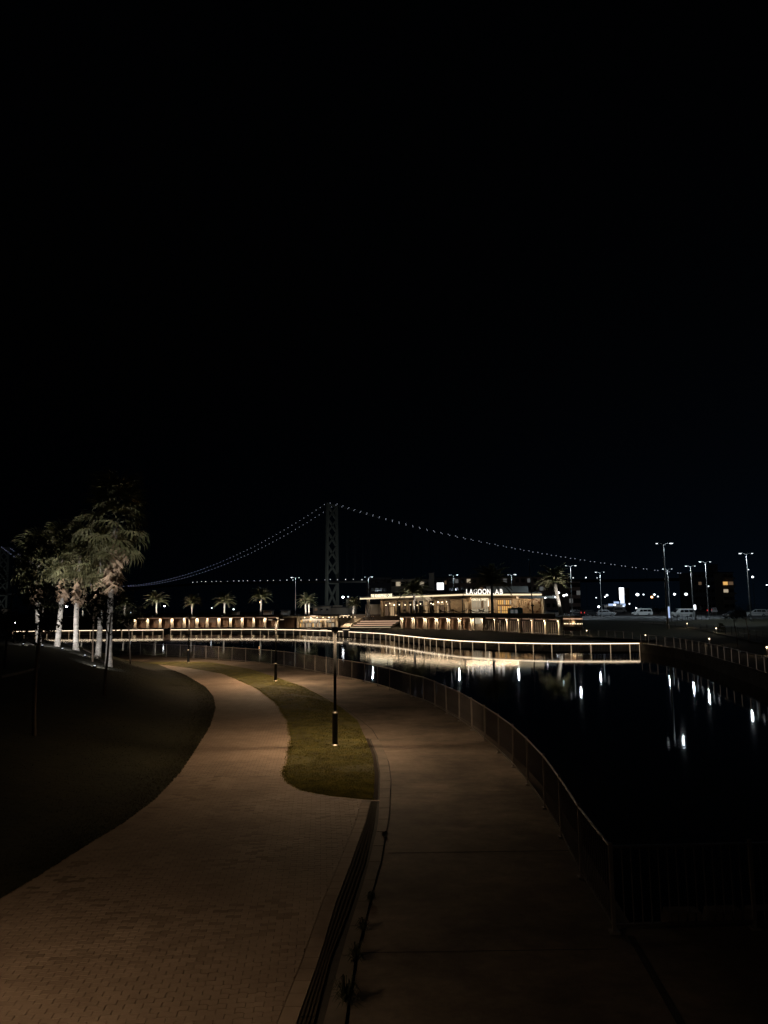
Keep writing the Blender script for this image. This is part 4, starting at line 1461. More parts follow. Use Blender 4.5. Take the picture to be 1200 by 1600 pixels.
SS = np.linspace(-960, SP, 150)
for s in (-1, 1):
    pts_ = [T1 + ax * float(q) + px_ * (s * 17.8) for q in SS]
    MB().tube([(p.x, p.y, cab_z(q)) for p, q in zip(pts_, SS)], .55, 5).build('main_cable', M['bridge'], br, origin=bo).location = (0, 0, 0)
for i in range(len(SS) - 1):
    if i % 6: continue
    j = min(i + 6, len(SS) - 1)
    a = T1 + ax * float(SS[i]); b = T1 + ax * float(SS[j])
    MB().bar((a.x, a.y, deck_z(SS[i]) - 4), (b.x, b.y, deck_z(SS[j]) - 4), 33, 5).build('deck_truss', M['deck_dark'], br, origin=bo).location = (0, 0, 0)
hang = MB()
for q in np.arange(-940, SP, 28.0):
    for s in (-1, 1):
        p = T1 + ax * float(q) + px_ * (s * 17.8)
        if cab_z(q) > deck_z(q) + 3:
            hang.bar((p.x - bo.x, p.y - bo.y, deck_z(q)), (p.x - bo.x, p.y - bo.y, cab_z(q)), .25, .25)
hang.build('hangers', M['deck_dark'], br, kind='stuff')
lm = {}
def dot(p, r_, mt_, name):
    key = (r_, mt_.name)
    if key not in lm:
        q = MB().ball((0, 0, 0), r_, 1, 6, 4).build(name, mt_, br)
        lm[key] = q.data
        q.location = Vector(p) - bo
        return q
    return inst(lm[key], name, br, Vector(p) - bo)
cnt = 0
far_l = MB()
random.seed(3)
for s in (-1, 1):
    q = -945.0 + (6 if s > 0 else 0)
    while q < SP - 10:
        p = T1 + ax * q + px_ * (s * 17.8)
        v = (p.x, p.y, cab_z(q) + 1.2)
        if q < 1080:
            dot(v, .70, M['cable_light'] if q > 420 else M['cable_light_w'], 'cable_light')
        else:
            far_l.octa((v[0] - bo.x, v[1] - bo.y, v[2]), 1.2)
        q += 16.5 * (1 if q > 0 else 1.35)
far_l.build('cable_lights_beyond', M['cable_light'], br, kind='stuff')
q = -780.0
while q < 640:
    if abs(q) > 6:
        p = T1 + ax * q - px_ * 18
        dot((p.x, p.y, deck_z(q) + 2 + random.uniform(-.6, .6)), random.choice([.8, 1.0, 1.0, 1.3]), M['deck_light'], 'deck_light')
    q += 27 + random.uniform(-7, 7)
# floodlights at the tower feet
for T, e in ((T1, 1.0), (T2, .45)):
    for s in (-1, 1):
        p = T - ax * 30 + px_ * (s * 60) - Vector((0, 190, 0)) - bo
        light('tower_floodlight', 'SPOT', (p.x, p.y, 30), 0.95e5 * e, (1.0, 1.0, .94), br, 3, R(100), .6, aim=(-px_ * s * 60 + Vector((0, 190, 100))))
# ============================================================ PALMS
def fan_mesh(name, mt_, dry=False, seed=0):
    rnd = random.Random(seed)
    mb = MB()
    pet = rnd.uniform(.75, 1.1) if not dry else rnd.uniform(.4, .7)
    droop = .25 if not dry else .55
    # stalk along +x, curving down
    P = [(pet * t, 0, .10 * math.sin(t * 2.6) - droop * .35 * t * t) for t in (0, .35, .7, 1)]
    mb.tube(P, [.025, .02, .016, .012], 4)
    tip = Vector(P[-1])
    nseg = 20
    for k in range(nseg):
        a = (k / (nseg - 1) - .5) * (R(250) if not dry else R(70))
        L_ = (1.0 - .28 * abs(k / (nseg - 1) - .5)) * rnd.uniform(.80, 1.1) * (1.0 if not dry else .95)
        d = Vector((math.cos(a), math.sin(a), 0))
        w = .042 if not dry else .03
        n_ = Vector((-d.y, d.x, 0))
        fold = rnd.uniform(-.05, .05)
        q1 = tip + d * L_ * .45 + Vector((0, 0, -.02 + fold))
        q2 = tip + d * L_ * .78 + Vector((0, 0, -.16 - .12 * droop + fold))
        q3 = tip + d * L_ * .92 + Vector((rnd.uniform(-.04, .04), rnd.uniform(-.04, .04), -.42 - .2 * rnd.random()))
        mb.add([tip - n_ * .008, tip + n_ * .008, q1 + n_ * w, q1 - n_ * w, q2 + n_ * w * .7, q2 - n_ * w * .7, q3], [(0, 1, 2, 3), (3, 2, 4, 5), (5, 4, 6)])
    me = bpy.data.meshes.new(name)
    me.from_pydata([tuple(v) for v in mb.v], [], mb.f)
    me.materials.append(mt_)
    return me
fans = [fan_mesh('frond', M['frond'], False, k) for k in range(4)]
dries = [fan_mesh('dry_frond', M['frond_dry'], True, 20 + k) for k in range(3)]
def fan_palm(base, top, label, nlive=34, ndry=34, r0=.27, r1=.17, size=1.15, seed=0, skirt=2.4, power=70, updir=(0, 0), live_drop=1.0):
    rnd = random.Random(seed)
    o = empty('fan_palm', label, 'palm tree', base, group='tall fan palms on the grass bank')
    v = Vector(top) - Vector(base)
    pts_ = []
    n_ = 14
    for i in range(n_ + 1):
        t = i / n_
        bend = math.sin(t * math.pi) * .10
        pts_.append((v.x * t + bend * (1 if seed % 2 else -1), v.y * t, v.z * t - .1))
    rad = [r0 * (1.25 if i == 0 else 1) + (r1 - r0) * i / n_ + rnd.uniform(-.012, .012) for i in range(n_ + 1)]
    MB().tube(pts_, rad, 12).build('trunk', M['bark'], o, smooth_=True)
    c = Vector(v)
    for k in range(nlive):
        f = (k + .5) / nlive
        el = R(82) - f * R(132)                         # from upright to hanging
        az = k * 2.39996 + rnd.uniform(-.3, .3)
        s = size * rnd.uniform(.85, 1.15)
        z = (.15 + .5 * (1 - f)) * live_drop - f * .9 * live_drop
        inst(rnd.choice(fans), 'frond', o, c + Vector((math.cos(az) * .1, math.sin(az) * .1, z)), rot=(rnd.uniform(-.35, .35), -el, az), scale=s)
    for k in range(ndry):
        f = (k + .5) / ndry
        az = k * 2.39996 + rnd.uniform(-.3, .3)
        el = R(-70) - rnd.random() * R(17)
        z = -.55 - f * skirt * .62
        inst(rnd.choice(dries), 'dry_frond', o, c + Vector((math.cos(az) * .16, math.sin(az) * .16, z)), rot=(rnd.uniform(-.5, .5), -el, az), scale=size * rnd.uniform(.8, 1.05))
    # ground uplight belonging to the palm planting
    return o
def uplight(p, aim, power, label, col=(1, .96, .92), ang=58, group='ground spotlights under the palms', z=None):
    u = empty('ground_spotlight', label, 'spotlight', p, group=group)
    MB().lathe((0, 0, 0), [(.09, 0), (.10, .10), (.085, .12)], 10).build('housing', M['darksteel'], u)
    MB().lathe((0, 0, .121), [(.06, 0), (.055, .008)], 10).build('lens', M['lens_dim'], u)
    light('beam', 'SPOT', (0, 0, .2), power, col, u, .05, R(ang), .5, aim=aim)
    return u
def on_bank(x, Y, y=1000):
    X = A(x, y, Y).x
    return Vector((X, Y, bank_z(X, Y) - .05))
def palm_top(x, y, Y):
    return A(x, y, Y)
FP = [  # base column, distance, crown centre (x, y), label
    (171.5, 44.0, (182, 812), 'tallest fan palm, its crown high above the others, trunk mottled by branch shadows', 1.24, 30, 40, 3.6),
    (154, 50.0, (158, 868), 'fan palm with dark mottled trunk just left of the tallest palm', 1.08, 34, 40, 2.9),
    (119.5, 53.0, (126, 866), 'fan palm with the smoothest and brightest trunk, middle of the bank group', 1.06, 34, 44, 2.9),
    (89.5, 54.0, (99, 866), 'fan palm with pale leaning trunk, second from the left on the bank', 1.06, 34, 36, 2.6),
    (61.0, 55.0, (62, 874), 'leftmost fan palm of the bank group with ragged crown and half hidden trunk', 1.05, 34, 24, 2.2)]
for k, (bx, Y, (tx, ty), lb, sz, nl, nd, sk) in enumerate(FP):
    b_ = on_bank(bx, Y)
    t_ = palm_top(tx, ty, Y)
    fan_palm(b_, t_, lb, nl + 8, nd, r0=.20, r1=.135, size=sz, seed=k, skirt=sk, live_drop=1.5 if k == 0 else 1.2)
    up_ = ('with the tallest palm', 'with the mottled palm beside the tallest one', 'with the brightest middle palm', 'with the leaning palm', 'with the leftmost fan palm')[k]
    p = b_ + Vector((.5, -3.4, 0)); p.z = bank_z(p.x, p.y)
    uplight(p, (t_ - p) + Vector((0, 0, -4.6 if k else -7.0)), (330, 360, 520, 480, 330)[k], 'ground spotlight in the grass ' + up_, ang=104)
    u2 = light('crown_fill_beam', 'SPOT', tuple(p + Vector((-.25, 0, .25))), (2400, 2900, 2500, 2600, 2900)[k], (1, .96, .90), None, .05, R(36 if k else 46), .6, aim=tuple((t_ + Vector((0, -.3, .2 if k else .7))) - p))  # extra beam without a housing, added to brighten the crown

def feather_mesh(seed):
    rnd = random.Random(seed)
    mb = MB()
    n_ = 9
    pts_ = []
    for i in range(n_ + 1):
        t = i / n_
        pts_.append(Vector((t * 2.6 - .25 * t * t, 0, 1.25 * t - 2.1 * t * t)))
    mb.tube(pts_, [.045 * (1 - .8 * i / n_) + .006 for i in range(n_ + 1)], 4)
    for i in range(1, 30):
        t = i / 30
        p = Vector((t * 2.6 - .25 * t * t, 0, 1.25 * t - 2.1 * t * t))
        L_ = .62 * math.sin(min(1, t * 1.6 + .12) * math.pi * .55) * (1.15 - .7 * t) + .12
        for s in (-1, 1):
            d = Vector((.55, s * .8, -.28 + rnd.uniform(-.18, .1))).normalized()
            w = Vector((.035, 0, 0))
            mb.add([p - w, p + w, p + d * L_ * .6 + w * .8, p + d * L_ * .6 - w * .8, p + d * L_ + Vector((0, 0, -.08))], [(0, 1, 2, 3), (3, 2, 4)])
    me = bpy.data.meshes.new('frond')
    me.from_pydata([tuple(v) for v in mb.v], [], mb.f)
    me.materials.append(M['feather'])
    return me
feathers = [feather_mesh(k) for k in range(3)]
def feather_palm(base, top, label, size=1.0, n_=26, r0=.30, seed=0, power=120, group='feather palms on the upper ground', trunks=1, uplab=None, aimup=True, col=(1, .93, .82)):
    rnd = random.Random(100 + seed)
    o = empty('feather_palm', label, 'palm tree', base, group=group)
    v = Vector(top) - Vector(base)
    for q in range(trunks):
        off = (q - (trunks - 1) / 2) * .9
        MB().tube([(v.x * t + off, v.y * t, v.z * t - .1) for t in (0, .2, .5, .8, 1)], [r0 * 1.2, r0, r0 * .9, r0 * .95, r0 * 1.15], 10).build('trunk', M['bark'], o, smooth_=True)
    for k in range(n_):
        f = (k + .5) / n_
        el = R(78) - f * R(88)
        az = k * 2.39996 + rnd.uniform(-.25, .25)
        inst(rnd.choice(feathers), 'frond', o, v + Vector((0, 0, .1 - .25 * f)), rot=(rnd.uniform(-.2, .2), -el, az), scale=size * rnd.uniform(.85, 1.1))
    if power:
        u = uplight((base[0] + .3, base[1] - 4.2, base[2]), (Vector((0, 3.9, v.z + .6))), power, uplab, col=col, ang=88, group='ground spotlights under the feather palms')
    return o
DP = [  # px x, crown y, distance, base level, size, power, label, where
    (195, 945, 196, 1.05, 60, 1, 'dim feather palm at the left end of the left arcade, behind the tree branches'),
    (245, 941, 197, 1.30, 240, 1, 'bright round-crowned feather palm above the left part of the left arcade'),
    (300, 943, 197, 1.05, 130, 1, 'smaller feather palm above the left arcade, between two brighter ones'),
    (351, 941, 197, 1.15, 200, 1, 'feather palm above the left arcade with dark trunk, right of the small one'),
    (408, 934, 196, 1.25, 170, 1, 'tall feather palm with pale thin trunk beside the orange lamp'),
    (480, 942, 194, 1.10, 260, 2, 'low feather palm with two white trunks behind the restaurant roof'),
    (552, 945, 192, .85, 90, 1, 'small ragged feather palm at the head of the sloping wall left of the steps'),
    (130, 948, 215, .95, 70, 1, 'distant feather palm seen between the bright fan palm trunks'),
    (68, 948, 215, .90, 30, 1, 'very dim distant feather palm behind the leftmost fan palm')]
for k, (x, y, Y, s, pw, tr, lb) in enumerate(DP):
    t_ = A(x, y, Y)
    b_ = Vector((t_.x, Y, ZU))
    feather_palm(b_, t_, lb, size=s * 1.15, seed=k, power=pw * 12, trunks=tr, r0=.24, n_=34,
                 uplab='ground spotlight of a feather palm ' + ('at the left arcade end', 'with bright round crown above the arcade', 'between two palms', 'by the dark trunk', 'by the orange lamp', 'behind the restaurant', 'by the sloping wall', 'between fan palm trunks', 'behind the leftmost fan palm')[k])
for k, (x, y, Y, s, pw, lb) in enumerate((
        (647, 926, 173, 1.68, 1500, 'wide dark feather palm standing in front of the left part of the large building'),
        (768, 912, 153, 1.93, 0, 'largest and darkest feather palm, black against the lit letters of the large building'),
        (866, 908, 150, 1.58, 3400, 'bright feather palm with white trunk at the right end of the large building'))):
    t_ = A(x, y, Y)
    b_ = Vector((t_.x + (1.2 if k == 2 else .0), Y, ZU))
    feather_palm(b_, t_, lb, size=s, seed=20 + k, power=pw, r0=.30 if k != 2 else .39, n_=40 if k != 2 else 34,
                 uplab=('ground spotlight under the wide palm before the large building', '', 'ground spotlight under the bright palm at the building end')[k])

# ============================================================ YOUNG BROADLEAF TREES
def young_tree(base, h, label, seed, spread=1.5, leaves=420, r0=.055, lean=(0, 0), leaf=.085, group='slim young trees'):
    rnd = random.Random(seed)
    o = empty('young_tree', label, 'tree', base, group=group)
    mb = MB()
    tips = []
    def branch(p, d, L_, r_, lev):
        q = [p]
        rr_ = [r_]
        n_ = 4
        for i in range(n_):
            d = (d + Vector((rnd.gauss(0, .12), rnd.gauss(0, .12), rnd.gauss(.03, .08))) * (1 if lev else .3)).normalized()
            q.append(q[-1] + d * L_ / n_)
            rr_.append(r_ * (1 - .55 * (i + 1) / n_))
            if lev >= 1: tips.append((q[-1], lev))
            if lev < 3 and i >= (1 if lev else 2):
                for _ in range(2 if lev else 3):
                    a = rnd.uniform(0, 2 * math.pi)
                    dd = (d * .55 + Vector((math.cos(a), math.sin(a), rnd.uniform(-.1, .6)))).normalized()
                    branch(q[-1], dd, L_ * rnd.uniform(.38, .55) if lev else spread * rnd.uniform(.55, .9), rr_[-1] * .55, lev + 1)
        mb.tube(q, rr_, 5 if lev else 8)
    branch(Vector((0, 0, -.05)), Vector((lean[0], lean[1], 1)).normalized(), h * .82, r0, 0)
    mb.build('trunk', M['bark_thin'], o, smooth_=True)
    lf = MB()
    for _ in range(leaves):
        p, lev = rnd.choice(tips)
        c = p + Vector((rnd.gauss(0, .13), rnd.gauss(0, .13), rnd.gauss(-.03, .12)))
        a, b_ = rnd.uniform(0, 2 * math.pi), rnd.uniform(-.9, .9)
        u = Vector((math.cos(a) * math.cos(b_), math.sin(a) * math.cos(b_), math.sin(b_))) * leaf * rnd.uniform(.6, 1.2)
        w = Vector((-math.sin(a), math.cos(a), rnd.uniform(-.5, .5))).normalized() * leaf * .38
        lf.add([c - u, c - w, c + u, c + w], [(0, 1, 2, 3)])
    lf.build('crown', M['leaf'], o)
    return o
def bank_hit(x, y):
    for Y in np.arange(6, 75, .1):
        p = A(x, y, Y)
        if p.z <= bank_z(p.x, p.y): return Vector((p.x, p.y, bank_z(p.x, p.y)))
    return A(x, y, 50)
tb = [(53, 1150, 4.6, 'slim tree nearest the viewer on the dark grass bank at the left', 1.5, 900, (.02, 0)),
      (163, 1087, 4.3, 'slim tree in front of the tallest fan palm, its branches crossing the trunk', 1.6, 900, (.03, 0))]
for k, (x, y, h, lb, sp, nl, ln) in enumerate(tb):
    p = bank_hit(x, y)
    young_tree(p, h, lb, 40 + k, sp, nl, lean=ln, r0=.075, leaf=.12)
for k, (x, Y, h, lb, sp, nl) in enumerate(((10, 34, 5.4, 'dark leafy tree at the left edge of the photo, above the bank', 2.4, 1500),
                                           (205, 56, 4.3, 'slim tree right of the tallest fan palm, against the lit railing', 1.5, 520),
                                           (62, 44, 3.9, 'leafy young tree in front of the leftmost fan palm trunk', 1.7, 800),
                                           (146, 44, 4.2, 'sparse young tree between the two mottled palm trunks', 1.2, 380))):
    p = on_bank(x, Y)
    young_tree(p, h, lb, 60 + k, sp, nl, r0=.06, leaf=.13)
# pale edging stones on the bank
for (pa, pb, lb) in (((131, 1015), (165, 1038), 'straight pale edging running down the bank to the tallest palm'), ((0, 1060), (60, 1041), 'curved pale edging on the bank at the left edge of the photo')):
    mb = MB()
    a, b_ = bank_hit(*pa), bank_hit(*pb)
    n_ = 10
    pr_ = None
    for i in range(n_ + 1):
        X = a.x + (b_.x - a.x) * i / n_; Yy = a.y + (b_.y - a.y) * i / n_ + (1.2 * math.sin(math.pi * i / n_) if pb[0] == 60 else 0)
        p = (X, Yy, bank_z(X, Yy) + .03)
        if pr_: mb.bar(pr_, p, .12, .1)
        pr_ = p
    tag(mb.build('edging', M['strip']), lb, 'edging')
# right side young trees on the slope
for k, (x, y, h, lb) in enumerate(((1153, 1012, 4.2, 'left of the two slim young trees on the slope below the car park'), (1171, 1006, 4.1, 'right of the two slim young trees on the slope below the car park'))):
    p = onslope(x, y)
    young_tree(p, h, lb, 80 + k, 1.1, 200, r0=.05)
# round shrub by the footpath
p = onslope(1127, 988)
mb = MB(); rnd = random.Random(4)
for _ in range(700):
    a, e, r_ = rnd.uniform(0, 6.28), rnd.uniform(0, 1.4), .55 * rnd.uniform(.6, 1.05)
    c = Vector((r_ * math.cos(a) * math.cos(e), r_ * math.sin(a) * math.cos(e), .1 + 1.5 * r_ * math.sin(e) * 1.4))
    u = Vector((rnd.gauss(0, .05), rnd.gauss(0, .05), rnd.gauss(0, .05))); w = Vector((rnd.gauss(0, .03), rnd.gauss(0, .03), rnd.gauss(0, .03)))
    mb.add([c - u, c - w, c + u, c + w], [(0, 1, 2, 3)])
sh = empty('shrub', 'small dark pointed shrub beside the footpath light on the slope', 'shrub', p)
mb.build('foliage', M['leaf'], sh); MB().tube([(0, 0, -.1), (0, 0, .5)], .03, 5).build('stem', M['bark_thin'], sh)

# ============================================================ LOW BOLLARD LIGHTS ON THE RIGHT BANK
def bollard(p, label, h=.75, pw=22, hot='bulb'):
    o = empty('bollard_light', label, 'bollard light', p, group='low bollard lights on the right bank')
    MB().lathe((0, 0, 0), [(.06, 0), (.05, .03), (.05, h - .16)], 10).build('post', M['darksteel'], o)
    MB().lathe((0, 0, h - .16), [(.05, 0), (.055, .02), (.055, .10), (.05, .12)], 10).build('lens', M[hot], o)
    MB().lathe((0, 0, h - .04), [(.075, 0), (.07, .03), (.02, .05)], 10).build('cap', M['darksteel'], o)
    light('glow', 'POINT', (0, -.12, h - .1), pw, WARM, o, .05)
    return o
for (x, y, lb, kk) in ((1074, 981, 'bollard light at the top of the footpath on the slope', 'bulb'), (1119.5, 989.5, 'bollard light beside the small shrub on the footpath', 'bulb'),
                       (1109, 1008, 'bollard light behind the curved railing, below the two slim trees', 'bulb'), (1009, 1001, 'bollard light where the curved railing begins, above the lit end', 'bulb'),
                       (917, 992, 'bollard light behind the lit railing, right of the right arcade', 'bulb'), (1199, 1024, 'bollard light cut by the right edge of the photo', 'bulb'),
                       (892, 991, 'dim bollard light closest to the right arcade end', 'lens_warm')):
    bollard(onslope(x, y), lb, hot=kk)
# taller post lamp in front of the white van
p = G(1087, 968.5, ZC)
pl_ = empty('post_lamp', 'short black post lamp with bright glass in front of the white van', 'street lamp', p)
MB().lathe((0, 0, 0), [(.14, 0), (.12, .1), (.11, 1.9)], 10).build('post', M['black'], pl_)
MB().lathe((0, 0, 1.9), [(.12, 0), (.18, .1), (.19, .8), (.12, .92)], 10).build('lantern', M['lens'], pl_)
MB().lathe((0, 0, 2.82), [(.22, 0), (.1, .12), (.02, .18)], 10).build('cap', M['black'], pl_)
light('glow', 'POINT', (0, -.4, 2.3), 30, (1, .95, .85), pl_, .15)

# ============================================================ CAR PARK LAMPS
def tall_lamp(x, yt, Y, zb, label, twin=True, pw=1500, flip=1, arm=1.1, r_=.09, hot='lens', curved=False, group='tall lamps of the car park and upper ground'):
    t_ = A(x, yt, Y)
    o = empty('street_lamp', label, 'street lamp', (t_.x, Y, zb), group=group)
    h = t_.z - zb
    MB().lathe((0, 0, 0), [(r_ * 1.9, 0), (r_ * 1.7, .5), (r_ * 1.2, .55), (r_ * .75, h)], 10).build('pole', M['steel'], o, smooth_=False)
    for s in ((-1, 1) if twin else (-1,)):
        s_ = s * flip
        L_ = arm if s < 0 else arm * .85
        a_ = MB().tube([(0, 0, h - .25), (s_ * L_ * .25, -.05, h + .02), (s_ * L_ * .6, -.1, h + .12)], .045, 6).build('arm', M['steel'], o)
        hd = MB().box((s_ * L_, -.1, h + .14), (.55 if s < 0 else .36, .34, .10)).build('lamp_head', M['steel'], o)
        MB().box((s_ * L_, -.12, h + .05), (.34 if s < 0 else .20, .24, .06)).build('lens', M[hot] if s < 0 else M['lens_dim'], hd)
    if pw:
        if zb == ZU:
            light('lamp', 'POINT', (-flip * arm, -.3, h - .25), pw * .9, (.80, .92, 1.0), o, .12)
        else:
            light('lamp', 'SPOT', (-flip * arm, -.1, h - .05), pw * 1.2, (.80, .92, 1.0), o, .12, R(136), .5, aim=(0, .25, -1))
            light('lamp_glow', 'POINT', (-flip * arm, -.3, h - .3), pw * .12, (.80, .92, 1.0), o, .12)
    return o
TL = [(462, 903, 200, ZU, 'tall lamp left of the bridge tower, behind the restaurant roof', 500, 1),
      (575.5, 902, 204, ZU, 'tall lamp above the left end of the large building', 700, -1),
      (708, 899, 200, ZU, 'tall lamp behind the roof, left of the big letters', 900, -1),
      (799, 898.5, 200, ZU, 'tall lamp behind the roof, right of the largest dark palm', 900, -1),
      (891, 884.5, 158, ZC, 'tall lamp just right of the bright palm at the building end', 1300, -1),
      (937.5, 894.5, 186, ZC, 'tall lamp left of the thin white lit tower', 1500, 1),
      (1043, 889.5, 176, ZC, 'shorter bracket lamp right beside the tallest near pole', 1500, 1),
      (1079, 885, 165, ZC, 'bracket lamp behind the white van', 1500, 1),
      (1102, 878.5, 148, ZC, 'bracket lamp right of the white van, third from the right', 1500, 1),
      (1166, 865.5, 123, ZC, 'rightmost tall bracket lamp, before the white car with red lights', 1300, 1)]
for (x, yt, Y, zb, lb, pw, fl) in TL:
    tall_lamp(x, yt, Y, zb, lb, pw=pw, flip=fl)
tall_lamp(1036, 850, 103, ZC - .4, 'tallest and nearest dark pole of the car park edge with one bright head', pw=500, flip=-1, r_=.13)
# thin dark unlit pole in front of the large building
t_ = A(827, 875, 142)
o = empty('dark_pole', 'thin black unlit pole standing before the large building beside the round emblem', 'pole', (t_.x + .35, 142, ZU))
MB().tube([(0, 0, 0), (-.35, 0, t_.z - ZU)], [.13, .07], 8).build('shaft', M['black'], o)
MB().box((-.35, -.1, t_.z - ZU), (.3, .5, .16)).build('head', M['steel'], o)
MB().box((-.05, 0, 2.0), (.6, .25, .25)).build('bracket', M['black'], o)
# distant small lamps: (x, y, Y, colour, power, label)
for (x, y, Y, key, rr_, lb) in ((407, 941, 205, 'lens_orange', .26, 'orange glowing lamp beside the tall feather palm'), (257, 947, 210, 'bulb_white', .22, 'white lamp half hidden behind the bright round-crowned palm'),
                                (536, 933, 215, 'bulb_white', .34, 'bright white lamp right of the bridge tower foot'), (544, 932.5, 260, 'lens_dim', .25, 'faint lamp just right of the bright one by the bridge tower'),
                                (104, 947.5, 215, 'bulb_white', .34, 'round white lamp between two fan palm trunks'), (24.5, 973, 170, 'bulb_white', .18, 'small white lamp low at the far left behind branches'),
                                (35, 974, 172, 'lens_dim', .16, 'dim lamp low at the far left, right of the small white one'),
                                (331, 950, 220, 'lens_dim', .22, 'dim bracket lamp between two feather palms of the left arcade'), (365, 952, 222, 'lens_dim', .28, 'dim lamp low beside the feather palm right of the bracket lamp'),
                                (205, 957, 200, 'lens_dim', .18, 'faint small lamp at the left end of the left arcade'),
                                (873, 926, 215, 'bulb_white', .28, 'white lamp right of the bright palm crown'), (867, 933, 190, 'bulb_white', .26, 'left lamp of the bright low group beside the white palm trunk'),
                                (872, 932.5, 190, 'bulb_white', .26, 'second lamp of the bright low group beside the white palm trunk'), (881, 930.5, 185, 'bulb_white', .30, 'third lamp of the bright low group beside the white palm trunk'),
                                (885, 929.5, 185, 'bulb_white', .26, 'rightmost lamp of the bright low group beside the white palm trunk'),
                                (852, 934, 150, 'bulb_white', .14, 'small lamp under the right tip of the building canopy'),
                                (945.5, 932.5, 260, 'bulb_white', .26, 'small white lamp left of the thin lit tower, lower one'), (948.5, 930, 300, 'lens_dim', .5, 'pale lamp cluster left of the thin lit tower'),
                                (931.5, 934, 260, 'lens_dim', .24, 'faint lamp right of the tall lamp by the thin tower'), (935.5, 948, 190, 'bulb_white', .28, 'bright low light behind the parked dark cars'),
                                (996, 929, 240, 'bulb_white', .5, 'bright cool lamp between the thin tower and the orange lamp'), (1005.5, 929, 300, 'lens_dim', .36, 'faint lamp right of the bright cool one'),
                                (1018.5, 933, 235, 'lens_orange', .36, 'orange lamp over the far side of the car park'), (1022.5, 929, 300, 'lens_dim', .5, 'cool lamp just right of the orange one'), (1028, 932, 300, 'lens_dim', .36, 'faint cool lamp two steps right of the orange one'),
                                (1054, 928.5, 260, 'bulb_white', .40, 'bright pair of far lamps above the white van'), (1072, 928.5, 260, 'lens_dim', .6, 'far lamp pair right of the one above the white van'),
                                (1176, 901.5, 230, 'bulb_white', .30, 'far lamp on a thin pole right of the rightmost tall lamp'), (1169.5, 890, 280, 'lens_dim', .24, 'faint light beside the head of the rightmost tall lamp'),
                                (1198, 914, 260, 'bulb_white', .2, 'small far light at the right edge of the photo'), (1107, 916, 240, 'lens_dim', .26, 'faint lamp before the dark block building'),
                                (960.5, 945, 250, 'lens_dim', .45, 'low light cluster at the foot of the thin tower, left one'), (983.5, 943.5, 260, 'lens_dim', .28, 'small low light right of the thin tower'),
                                (994, 950, 230, 'bulb_white', .22, 'small low light above the white minivan'), (915.5, 902.5, 300, 'lens_dim', .3, 'lone pale light high right of the bright palm')):
    t_ = A(x, y, Y)
    zb = ZU if x < 900 else ZC
    o = empty('street_lamp', lb, 'street lamp', (t_.x, Y, zb), group='small distant lamps')
    MB().lathe((0, 0, 0), [(.07, 0), (.05, max(.3, t_.z - zb - rr_))], 6).build('pole', M['darksteel'], o)
    MB().ball((0, 0, t_.z - zb), rr_, .8).build('globe', M[key], o)
light('orange_glow', 'POINT', tuple(A(407, 942, 204.3)), 60, (1, .5, .2), None, .2)

